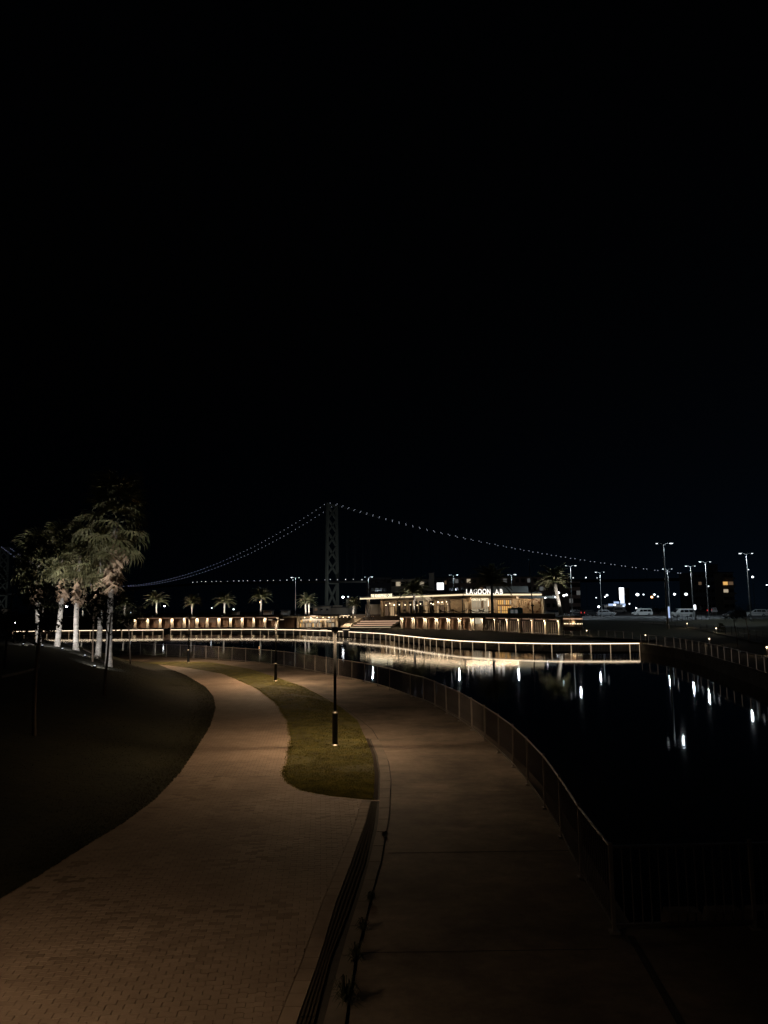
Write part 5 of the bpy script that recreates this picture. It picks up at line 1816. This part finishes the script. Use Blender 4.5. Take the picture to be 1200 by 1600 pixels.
# ============================================================ CARS
def car(kind, paint, loc_, rz, label, group='cars parked in the car park', lights=None):
    o = empty('parked_car', label, 'van' if kind == 'van' else 'car', loc_, rz, group=group)
    if kind == 'van':
        L_, W_, H_ = 4.9, 1.86, 1.98
        body = [(-2.42, .42), (-2.44, .95), (-2.36, 1.05), (2.05, 1.05), (2.38, .92), (2.44, .62), (2.40, .36), (1.95, .26), (-2.35, .28)]
        cab = [(-2.36, 1.05), (-2.22, 1.86), (-2.0, 1.96), (.85, 1.97), (1.18, 1.90), (2.02, 1.05)]
        wins = [(-2.16, -1.16), (-1.08, -.02), (.06, 1.0)]
        wz, ax_ = (1.12, 1.68), (-1.45, 1.52)
    elif kind == 'wagon':
        L_, W_, H_ = 4.6, 1.78, 1.6
        body = [(-2.25, .42), (-2.28, .85), (-2.2, .95), (1.25, .97), (2.0, .88), (2.26, .70), (2.28, .40), (1.9, .26), (-2.15, .28)]
        cab = [(-2.18, .95), (-1.98, 1.45), (-1.8, 1.55), (.15, 1.57), (.5, 1.5), (1.28, .97)]
        wins = [(-1.9, -1.08), (-1.0, -.12), (-.04, .66)]
        wz, ax_ = (1.02, 1.40), (-1.35, 1.38)
    else:
        L_, W_, H_ = 4.6, 1.85, 1.7
        body = [(-2.22, .45), (-2.28, .95), (-2.2, 1.05), (1.15, 1.07), (2.05, 1.0), (2.24, .82), (2.28, .45), (1.9, .30), (-2.15, .32)]
        cab = [(-2.16, 1.05), (-1.92, 1.58), (-1.7, 1.68), (.1, 1.70), (.42, 1.62), (1.15, 1.07)]
        wins = [(-1.86, -1.06), (-.98, -.1), (-.02, .62)]
        wz, ax_ = (1.12, 1.52), (-1.36, 1.38)
    P_ = M[paint]
    MB().side(body, -W_ / 2, W_ / 2, inset=lambda z: .05 if z < .4 else (.0 if z < .9 else .03)).build('body', P_, o)
    zb_, zt_ = cab[0][1], max(p[1] for p in cab)
    MB().side(cab, -W_ / 2, W_ / 2, inset=lambda z: .04 + .20 * (z - zb_) / (zt_ - zb_)).build('cabin', P_, o)
    for s in (-1, 1):
        for (a, b) in wins:
            def yw(z): return s * (W_ / 2 - (.04 + .20 * (z - zb_) / (zt_ - zb_)) + .006)
            a2 = a + (.14 if a == wins[0][0] else 0); b2 = b - (.34 if b == wins[-1][1] else 0)
            MB().add([(a, yw(wz[0]), wz[0]), (b, yw(wz[0]), wz[0]), (b2, yw(wz[1]), wz[1]), (a2, yw(wz[1]), wz[1])], [(0, 1, 2, 3)]).build('side_window', M['glass'], o)
    f0, f1 = cab[-1], cab[-2]
    w0, w1 = W_ / 2 - .12, W_ / 2 - .30
    MB().add([(f0[0] - .03, -w0, f0[1] + .06), (f0[0] - .03, w0, f0[1] + .06), (f1[0] + .07, w1, f1[1] - .03), (f1[0] + .07, -w1, f1[1] - .03)], [(0, 1, 2, 3)]).build('windscreen', M['glass'], o)
    MB().add([(-2.30 if kind == 'van' else cab[0][0] - .0, -w0, wz[0]), (-2.30 if kind == 'van' else cab[0][0] - .0, w0, wz[0]), (cab[1][0] - .05, w1, wz[1]), (cab[1][0] - .05, -w1, wz[1])], [(0, 1, 2, 3)]).build('rear_window', M['glass'], o)
    for x_ in ax_:
        for s in (-1, 1):
            wh = MB().tube([(x_, s * (W_ / 2 - .20), .33), (x_, s * (W_ / 2 + .012), .33)], .33, 16).build('wheel', M['tyre'], o)
            MB().tube([(x_, s * (W_ / 2 + .013), .33), (x_, s * (W_ / 2 + .028), .33)], .20, 12).build('rim', M['rim'], wh)
    hm = M['head_l'] if lights == 'front' else M['white_sign']
    tm = M['tail'] if lights == 'rear' else mat_dark_red
    for s in (-1, 1):
        MB().box((2.22 if kind != 'van' else 2.36, s * (W_ / 2 - .26), .76), (.14, .34, .15)).build('headlight', hm, o)
        MB().box((-2.27 if kind != 'van' else -2.42, s * (W_ / 2 - .18), .92), (.06, .2, .34)).build('tail_light', tm, o)
        MB().box((.75 if kind != 'van' else 1.35, s * (W_ / 2 + .08), wz[0] + .03), (.14, .16, .13)).build('mirror', P_, o)
    MB().box((2.27 if kind != 'van' else 2.42, 0, .45), (.05, 1.0, .12)).build('grille', M['glass'], o)
    return o
mat_dark_red = mat('tail_off', (.12, .01, .01), .4)
def cpos(x, y): return G(x, y, ZC + .012)
car('van', 'white_paint', cpos(1067, 964.5), R(184), 'large white van side-on behind the short post lamp, front to the left')
car('van', 'white_paint', cpos(1003.5, 962.5), R(182), 'white minivan side-on in the middle of the car park, below the orange lamp')
car('suv', 'silver_paint', cpos(947, 963), R(-6), 'pale silver car with one glowing headlight, right of the dark cars', lights='front')
car('van', 'white_paint', cpos(968, 957.5), R(0), 'white van farther back behind the pale silver car')
car('suv', 'dark_paint', cpos(902, 962.5), R(2), 'dark car at the left end of the car park, right of the bright palm')
car('suv', 'dark_paint', cpos(922, 962.5), R(20), 'dark car touching the pale silver car on its left', lights='rear')
car('suv', 'white_paint', cpos(1183, 964), R(150), 'white car with red tail lights at the right edge of the photo', lights='rear')
car('suv', 'white_paint', cpos(1205, 963), R(140), 'white car partly cut off by the right edge of the photo')
car('suv', 'dark_paint', cpos(1148, 966.5), R(200), 'black boxy car behind the two slim young trees')
car('wagon', 'dark_paint', cpos(1103, 958), R(95), 'dark car seen from behind with red lights, right of the white van', lights='rear')
car('wagon', 'silver_paint', cpos(888, 957.2), R(15), 'silver car in the back row right of the bright palm trunk')
car('wagon', 'silver_paint', cpos(908, 957.4), R(5), 'silver car in the back row under the tall lamp by the bright palm')
car('wagon', 'dark_paint', cpos(1024, 956.5), R(85), 'small dark car far back, right of the white minivan')
car('wagon', 'dark_paint', cpos(1037, 956.5), R(88), 'small dark car far back, left of the pale blue pillar')
# pale blue pillar sign left of the white van
p = G(1044.5, 966.5, ZC)
o = empty('pillar_sign', 'pale blue-white pillar sign between the nearest dark pole and the white van', 'sign', p)
MB().box((0, 0, 1.25), (.62, .25, 2.5)).build('panel', M['panel_blue'], o)
MB().box((0, 0, .06), (.8, .4, .12)).build('foot', M['darksteel'], o)
# white notice board and small red-capped marker in the car park
p = G(1116.5, 962, ZC)
o = empty('car_park_sign', 'white two-part notice board on legs in the car park, right of the red car lights', 'sign', p)
MB().box((0, 0, 1.75), (1.3, .06, .55)).build('upper_panel', M['white_sign'], o)
MB().box((0, 0, 1.18), (1.6, .06, .45)).build('lower_panel', M['white_sign'], o)
for s in (-1, 1): MB().box((s * .5, 0, .48), (.07, .07, .96)).build('leg', M['steel'], o)
for k, f in enumerate((-.4, 0, .4)):
    MB().box((f, -.04, 1.75), (.22, .02, .34)).build('mark', M['darksteel'], o)
p = G(1095.5, 957, ZC)
o = empty('marker_post', 'white marker post with red cap right of the white van', 'post', p)
MB().tube([(0, 0, 0), (0, 0, 2.2)], .13, 8).build('post', M['white_sign'], o); MB().tube([(0, 0, 2.2), (0, 0, 2.7)], .2, 8).build('cap', mat_dark_red, o)

# ============================================================ FAR BUILDINGS
def block(x0, x1, yt, Y, zb, depth, mt_, name, label, win=None, wmt=None, lit=(), group=None):
    a, b = A(x0, yt, Y), A(x1, yt, Y)
    h = (a.z + b.z) / 2 - zb
    w = b.x - a.x
    o = empty(name, label, 'building', ((a.x + b.x) / 2, Y, zb), group=group)
    body = MB().box((0, depth / 2, h / 2), (w, depth, h)).build('wall', mt_, o)
    MB().box((0, depth / 2, h + .15), (w + .5, depth + .5, .3)).build('roof', M['roofdark'], o)
    if win:
        nx, nz, ww, wh = win
        for i in range(nx):
            for j in range(nz):
                cx = -w / 2 + w * (i + .5) / nx; cz = h * (j + .6) / nz
                lt = lit.get((i, j)) if isinstance(lit, dict) else None
                mm = M[lt] if lt else M['glass']
                MB().box((cx, -.03, cz), (ww, .1, wh)).build('window', mm, o)
    return o, w, h
block(611, 670, 905.5, 262, ZU, 14, M['concrete_b'], 'office_block', 'dim beige block with one lit window behind the left part of the large building', (8, 3, 1.5, 1.5), None,
      {(1, 2): 'win_pale', (4, 2): 'win_pale', (6, 2): 'win_pale'})
a = A(674, 896, 255)
o = empty('chimney_tower', 'pale square tower beside the beige block and the lit white sign', 'tower', (a.x, 255, ZU))
MB().box((0, 0, (a.z - ZU) / 2), (1.75, 1.75, a.z - ZU)).build('shaft', M['concrete_b'], o); MB().box((0, 0, a.z - ZU + .1), (1.95, 1.95, .2)).build('cap', M['concrete_r'], o)
a = A(688, 916, 235)
o = empty('lit_sign', 'square glowing white sign on a dark block left of the big letters', 'sign', (a.x, 235, ZU))
MB().box((0, 0, a.z - ZU), (2.1, .3, 2.2)).build('panel', M['panel_white'], o)
MB().box((0, .3, a.z - ZU), (2.5, .3, 2.6)).build('frame', M['darksteel'], o)
for s in (-1, 1): MB().box((s * .9, .4, (a.z - ZU - 1.3) / 2), (.15, .15, a.z - ZU - 1.3)).build('leg', M['darksteel'], o)
block(572, 611, 903, 300, ZU, 12, M['concrete_n'], 'dark_block', 'very dark block left of the dim beige block', (6, 4, 1.4, 1.4), None, {})
block(671, 700, 903.5, 290, ZU, 12, M['concrete_n'], 'dark_block', 'dark bluish block behind the lit square sign', (5, 3, 1.4, 1.4), None, {(4, 2): 'win_dim'})
li = {(1, 3): 'win_cool', (3, 3): 'win_pale', (9, 3): 'win_cool', (13, 3): 'win_cool', (15, 2): 'win_cool', (2, 1): 'win_dim', (11, 2): 'win_dim', (5, 2): 'win_dim', (6, 1): 'win_cool', (17, 1): 'win_cool'}
ob, w, h = block(699, 888, 902, 285, ZU, 14, M['concrete_r'], 'apartment_block', 'long reddish apartment block behind the large building, a few windows lit', (20, 4, 1.4, 1.5), None, li)
for j in range(1, 4):
    for i in range(20):
        if i % 2 == 0:
            MB().box((-w / 2 + w * (i + .5) / 20, -.5, h * (j + .6) / 4 - 1.35), (2.0, .9, .7)).build('balcony', M['concrete_r'], ob)
block(888, 906, 909, 260, ZC, 14, M['concrete_r'], 'apartment_block', 'dim end block of the apartments right of the bright palm', (3, 4, 1.3, 1.5), None, {(0, 1): 'win_cool', (2, 2): 'win_cool'})
block(1083, 1128, 895, 330, ZC, 16, M['concrete_n'], 'hotel_block', 'dark blue-grey block building beyond the car park at the right', (7, 5, 1.3, 1.3), None, {(5, 4): 'win_dim', (1, 3): 'win_dim'})
ob, w, h = block(1128, 1145, 895, 322, ZC, 16, M['concrete_b'], 'hotel_block', 'end bay of the dark block building with lit balconies', (2, 5, 2.0, 1.4), None, {(0, 2): 'win_pale', (0, 3): 'win_orange', (1, 3): 'win_dim'})
for j in range(1, 5): MB().box((.8, -.7, h * (j + .6) / 5 - 1.2), (4.0, 1.2, .5)).build('balcony', M['concrete_b'], ob)
block(1113, 1121, 883, 332, ZC, 5, M['concrete_n'], 'stair_tower', 'square stair tower rising behind the dark block building')
# thin lit tower
a0, a1 = A(967, 918, 420), A(974.5, 918, 420)
o = empty('lit_tower', 'thin tower glowing white blue beyond the car park', 'tower', ((a0.x + a1.x) / 2, 420, 0))
hz = a0.z
MB().box((0, 1.5, hz / 2), (a1.x - a0.x, 3, hz)).build('shaft', M['concrete_n'], o)
MB().box((0, -.1, hz - 5.5), (a1.x - a0.x - .1, .2, 7.0 + 0)).build('lit_panel', M['panel_white'], o).location = (0, 0, 1.9)
MB().box((.2, -.12, hz - 9.5 - 1.7), (a1.x - a0.x - .5, .2, 7.4)).build('lit_panel', glow('panel_blue_white', (.72, .84, 1.0), 1.6), o).location = (0, 0, 3.0)
b0 = A(979.5, 919, 420)
MB().box((b0.x - o.location.x, 1.5, b0.z / 2), (2.6, 3, b0.z)).build('dark_shaft', M['roofdark'], o)
for k, (x, y, mtn, w_) in enumerate(((955, 945, 'panel_blue', 4), (962, 941.5, 'panel_blue', 3), (966, 946.5, 'win_cool', 4), (950, 947, 'win_cool', 5), (972, 945, 'panel_blue', 3))):
    a = A(x, y, 330 + k)
    t_ = empty('market_stall', ('blue-white lit stall at the foot of the thin tower', 'smaller blue lit stall before the thin tower', 'pale stall right below the thin tower', 'dim stall left of the blue-white one', 'blue lit stall right of the thin tower foot')[k], 'stall', (a.x, 330 + k, ZC))
    MB().box((0, 0, 1.0), (w_ * .8, 2, 2.0)).build('counter', M['white_sign'], t_)
    MB().box((0, -1.1, a.z - ZC), (w_ * .8, .1, .9)).build('sign_panel', M[mtn], t_)
    MB().box((0, 0, a.z - ZC + .6), (w_, 2.6, .2)).build('roof', M['white_sign'], t_)
# low dark sheds on the upper ground behind the restaurant
block(489, 516, 947.5, 212, ZU, 8, M['concrete_b'], 'shed', 'low dark shed behind the restaurant roof', (3, 1, .8, .6), None, {(0, 0): 'win_dim'})
block(517, 543, 949.5, 214, ZU, 8, M['concrete_b'], 'shed', 'lower dark shed right of the other one, before the bridge tower foot')
block(541, 556, 937, 225, ZU, 8, M['concrete_b'], 'shed', 'grey lit hut behind the small ragged palm')
for k, (x0, x1, yt) in enumerate(((362, 370, 956.5), (411, 424, 955), (439, 451, 954.5))):
    block(x0, x1, yt, 206, ZU, 4, M['canopy'], 'kiosk', ('small pale-roofed kiosk right of the fourth feather palm', 'pale-roofed kiosk right of the tall thin-trunked palm', 'pale-roofed kiosk left of the two-trunked palm')[k])

# ============================================================ DECK FURNITURE AND PEOPLE
def hammock(x, label, kk):
    Yh = float(np.interp(x, [690, 770], [165, 153]))
    a = A(x, 955, Yh)
    o = empty('hammock', label, 'hammock', (a.x, Yh, ZU), .35, group='hammocks on the deck before the large building')
    for s in (-1, 1):
        MB().bar((s * 1.0, 0, .12), (s * 1.9, 0, 1.35), .09, .09).build('frame_arm', M['black'], o)
        MB().box((s * .9, 0, .08), (.1, 1.1, .1)).build('foot', M['black'], o)
    MB().box((0, 0, .12), (2.0, .1, .1)).build('base_bar', M['black'], o)
    mb = MB(); n_ = 10; V, F = [], []
    for i in range(n_ + 1):
        t = i / n_ * 2 - 1
        z = .62 + .62 * t * t
        w = .42 * (1 - .65 * t * t)
        for q in (-1, -.5, 0, .5, 1): V.append((t * 1.85, q * w, z + .12 * q * q))
    for i in range(n_):
        for q in range(4):
            F.append((i * 5 + q, i * 5 + q + 1, i * 5 + q + 6, i * 5 + q + 5))
    V2 = [(x_, y_, z_ - .03) for x_, y_, z_ in V]
    n0 = len(V)
    mb.add(V + V2, F + [tuple(n0 + i for i in f[::-1]) for f in F])
    mb.build('sling', M['cloth_dark'], o)
    return o
hammock(718, 'dark hammock on its frame before the plain wall, left of the other two', 0)
hammock(745, 'dark hammock in front of the bright shop windows', 1)
hammock(760, 'dark hammock nearest the largest palm trunk', 2)
hammock(697, 'dark hammock farthest left on the deck', 3)
# teal market cart
a = A(805, 952, 148)
o = empty('market_cart', 'teal panelled cart with pale posters before the orange lit shelves', 'cart', (a.x, 148, ZU), .1)
MB().box((0, 0, .85), (2.7, 1.3, 1.3)).build('body', M['teal'], o)
MB().add([(-1.45, -.75, 1.55), (.3, -.75, 1.75), (1.45, -.75, 1.35), (1.45, .75, 1.35), (.3, .75, 1.75), (-1.45, .75, 1.55)], [(0, 1, 4, 5), (1, 2, 3, 4)]).build('roof', M['teal'], o)
for s in (-.85, .0): MB().box((s, -.67, .75), (.6, .04, .85)).build('poster', M['win_cool'], o)  # posters glow faintly, their lit look put into the material
for sx in (-.9, .9):
    for sy in (-.66, .66): MB().tube([(sx, sy - .04, .22), (sx, sy + .04, .22)], .22, 10).build('wheel', M['tyre'], o)

def person(loc_, label, pose='sit', rz=0.0, seed=0):
    rnd = random.Random(seed)
    o = empty('person', label, 'person', loc_, rz, group='people on the steps and deck')
    if pose == 'sit':
        hip, neck, head = (0, 0, .48), (0, .04, 1.0), (0, .0, 1.2)
        legs = [((s * .09, 0, .46), (s * .13, -.42, .50), (s * .12, -.45, .08), (s * .12, -.58, .05)) for s in (-1, 1)]
        arms = [((s * .19, .03, .93), (s * .24, -.08, .68), (s * .12, -.30, .60)) for s in (-1, 1)]
    else:
        hip, neck, head = (0, 0, .92), (0, 0, 1.45), (0, -.01, 1.64)
        legs = [((s * .09, 0, .90), (s * .11, -.03, .50), (s * .11, .02, .08), (s * .12, -.12, .04)) for s in (-1, 1)]
        arms = [((s * .19, 0, 1.38), (s * .25, .02, 1.12), (s * .24, -.10, .88)) for s in (-1, 1)]
    verts, edges, rad = [], [], []
    def add(p, r_, parent=None):
        verts.append(p); rad.append(r_)
        if parent is not None: edges.append((parent, len(verts) - 1))
        return len(verts) - 1
    h0 = add(hip, .14)
    c0 = add(tuple((hip[i] + neck[i]) / 2 for i in range(3)), .125, h0)
    s0_ = add((neck[0], neck[1], neck[2] - .09), .14, c0)
    n0 = add(neck, .055, s0_)
    add(head, .085, n0)
    add((head[0], head[1], head[2] + .10), .07, len(verts) - 1)
    for lg_ in legs:
        pr_ = h0
        for q, r_ in zip(lg_, (.085, .062, .042, .04)): pr_ = add(q, r_, pr_)
    for am in arms:
        pr_ = s0_
        for q, r_ in zip(am, (.055, .042, .034)): pr_ = add(q, r_, pr_)
    me = bpy.data.meshes.new('body')
    me.from_pydata(verts, edges, [])
    b = bpy.data.objects.new('body', me)
    COL.objects.link(b)
    b.parent = o
    me.materials.append(M['cloth_dark'])
    md = b.modifiers.new('skin', 'SKIN')
    for i, v in enumerate(me.skin_vertices[0].data):
        v.radius = (rad[i], rad[i] * (.8 if i < 3 else 1))
        v.use_root = (i == 0)
    sd = b.modifiers.new('sub', 'SUBSURF'); sd.levels = 1; sd.render_levels = 1
    MB().ball((head[0], head[1] - .035, head[2] + .015), .088, 1.1, 8, 6).build('face', M['skin'], o, smooth_=True)
    MB().ball((head[0], head[1] + .02, head[2] + .06), .10, 1.0, 8, 6).build('hair', M['black'], o, smooth_=True)
    return o
zstep = 3.0
for k, (x, y, dY, lb, ps) in enumerate(((569.5, 967.5, 8.0, 'person sitting alone at the left on the top step', 'sit'), (577, 967.5, 8.0, 'person sitting at the left of the close group on the top step', 'sit'),
                                        (580, 967, 8.1, 'person in the middle of the close group on the top step', 'sit'), (583.5, 967.5, 8.0, 'person sitting at the right of the close group on the top step', 'sit'),
                                        (607, 960, 22, 'person standing on the deck by the left windows of the large building', 'stand'), (653, 955, 10, 'person standing at the foot of the wide dark palm', 'stand'))):
    Yp = s0.y + dY if ps == 'sit' else (G(607, 960, ZU).y if x < 640 else 165)
    a = A(x, y, Yp)
    if ps == 'sit': Yp = s0.y + 5.4; a = A(x, y, Yp); zb = A(553, 970.2, s0.y + 5.7).z - .1
    else: Yp = 189.5 if x < 640 else 173; a = A(x, y, Yp); zb = ZU
    person((a.x, Yp, zb), lb, ps, rz=(random.uniform(-.4, .4)), seed=k)
for k, (x, Yd, s_, lb) in enumerate(((607, 190, .8, 'bushy potted plant at the left windows of the large building'), (621, 181, .7, 'potted plant left of the wide dark palm'), (632, 179, .9, 'tallest potted plant left of the wide dark palm'),
                                    (664, 170, .8, 'potted plant just right of the wide dark palm'), (677, 167, .7, 'potted plant below the windows with hanging lamps'), (689, 165, .75, 'potted plant left of the plain wall glow'))):
    a = A(x, 955, Yd)
    o = empty('potted_plant', lb, 'plant', (a.x, Yd, ZU), group='potted plants on the deck')
    MB().lathe((0, 0, 0), [(.22, 0), (.3, .5), (.27, .52)], 10).build('pot', M['darksteel'], o)
    rnd = random.Random(200 + k); mb = MB()
    for _ in range(160):
        aa, ee = rnd.uniform(0, 6.28), rnd.uniform(.2, 1.5)
        d = Vector((math.cos(aa) * math.cos(ee), math.sin(aa) * math.cos(ee), math.sin(ee)))
        L_ = s_ * rnd.uniform(.6, 1.4); n_ = Vector((-math.sin(aa), math.cos(aa), 0)) * .04
        c = Vector((0, 0, .5))
        mb.add([c + d * L_ * .5 - n_, c + d * L_ * .5 + n_, c + d * L_ + Vector((0, 0, -.1))], [(0, 1, 2)])
    mb.build('foliage', M['leaf'], o)
# lounge lamps on the deck near the steps head
for k, (x, y, lb) in enumerate(((600.5, 960.5, 'small glowing table lamp at the left on the deck'), (617.5, 959, 'glowing deck lantern left of the railing post'), (622, 959, 'glowing deck lantern beside the railing post'), (627.5, 958, 'bright deck lantern at the left end of the right arcade top'))):
    a = A(x, y, 190)
    o = empty('deck_lantern', lb, 'lantern', (a.x, 190, ZU), group='lanterns on the deck at the head of the steps')
    MB().lathe((0, 0, 0), [(.16, 0), (.16, .05), (.04, .08)], 8).build('base', M['darksteel'], o)
    MB().lathe((0, 0, .08), [(.10, 0), (.14, .06), (.14, .34), (.08, .40)], 8).build('glass', M['bulb'], o)
    MB().lathe((0, 0, .48), [(.15, 0), (.05, .06)], 8).build('cap', M['darksteel'], o)
for k in range(14):
    pass
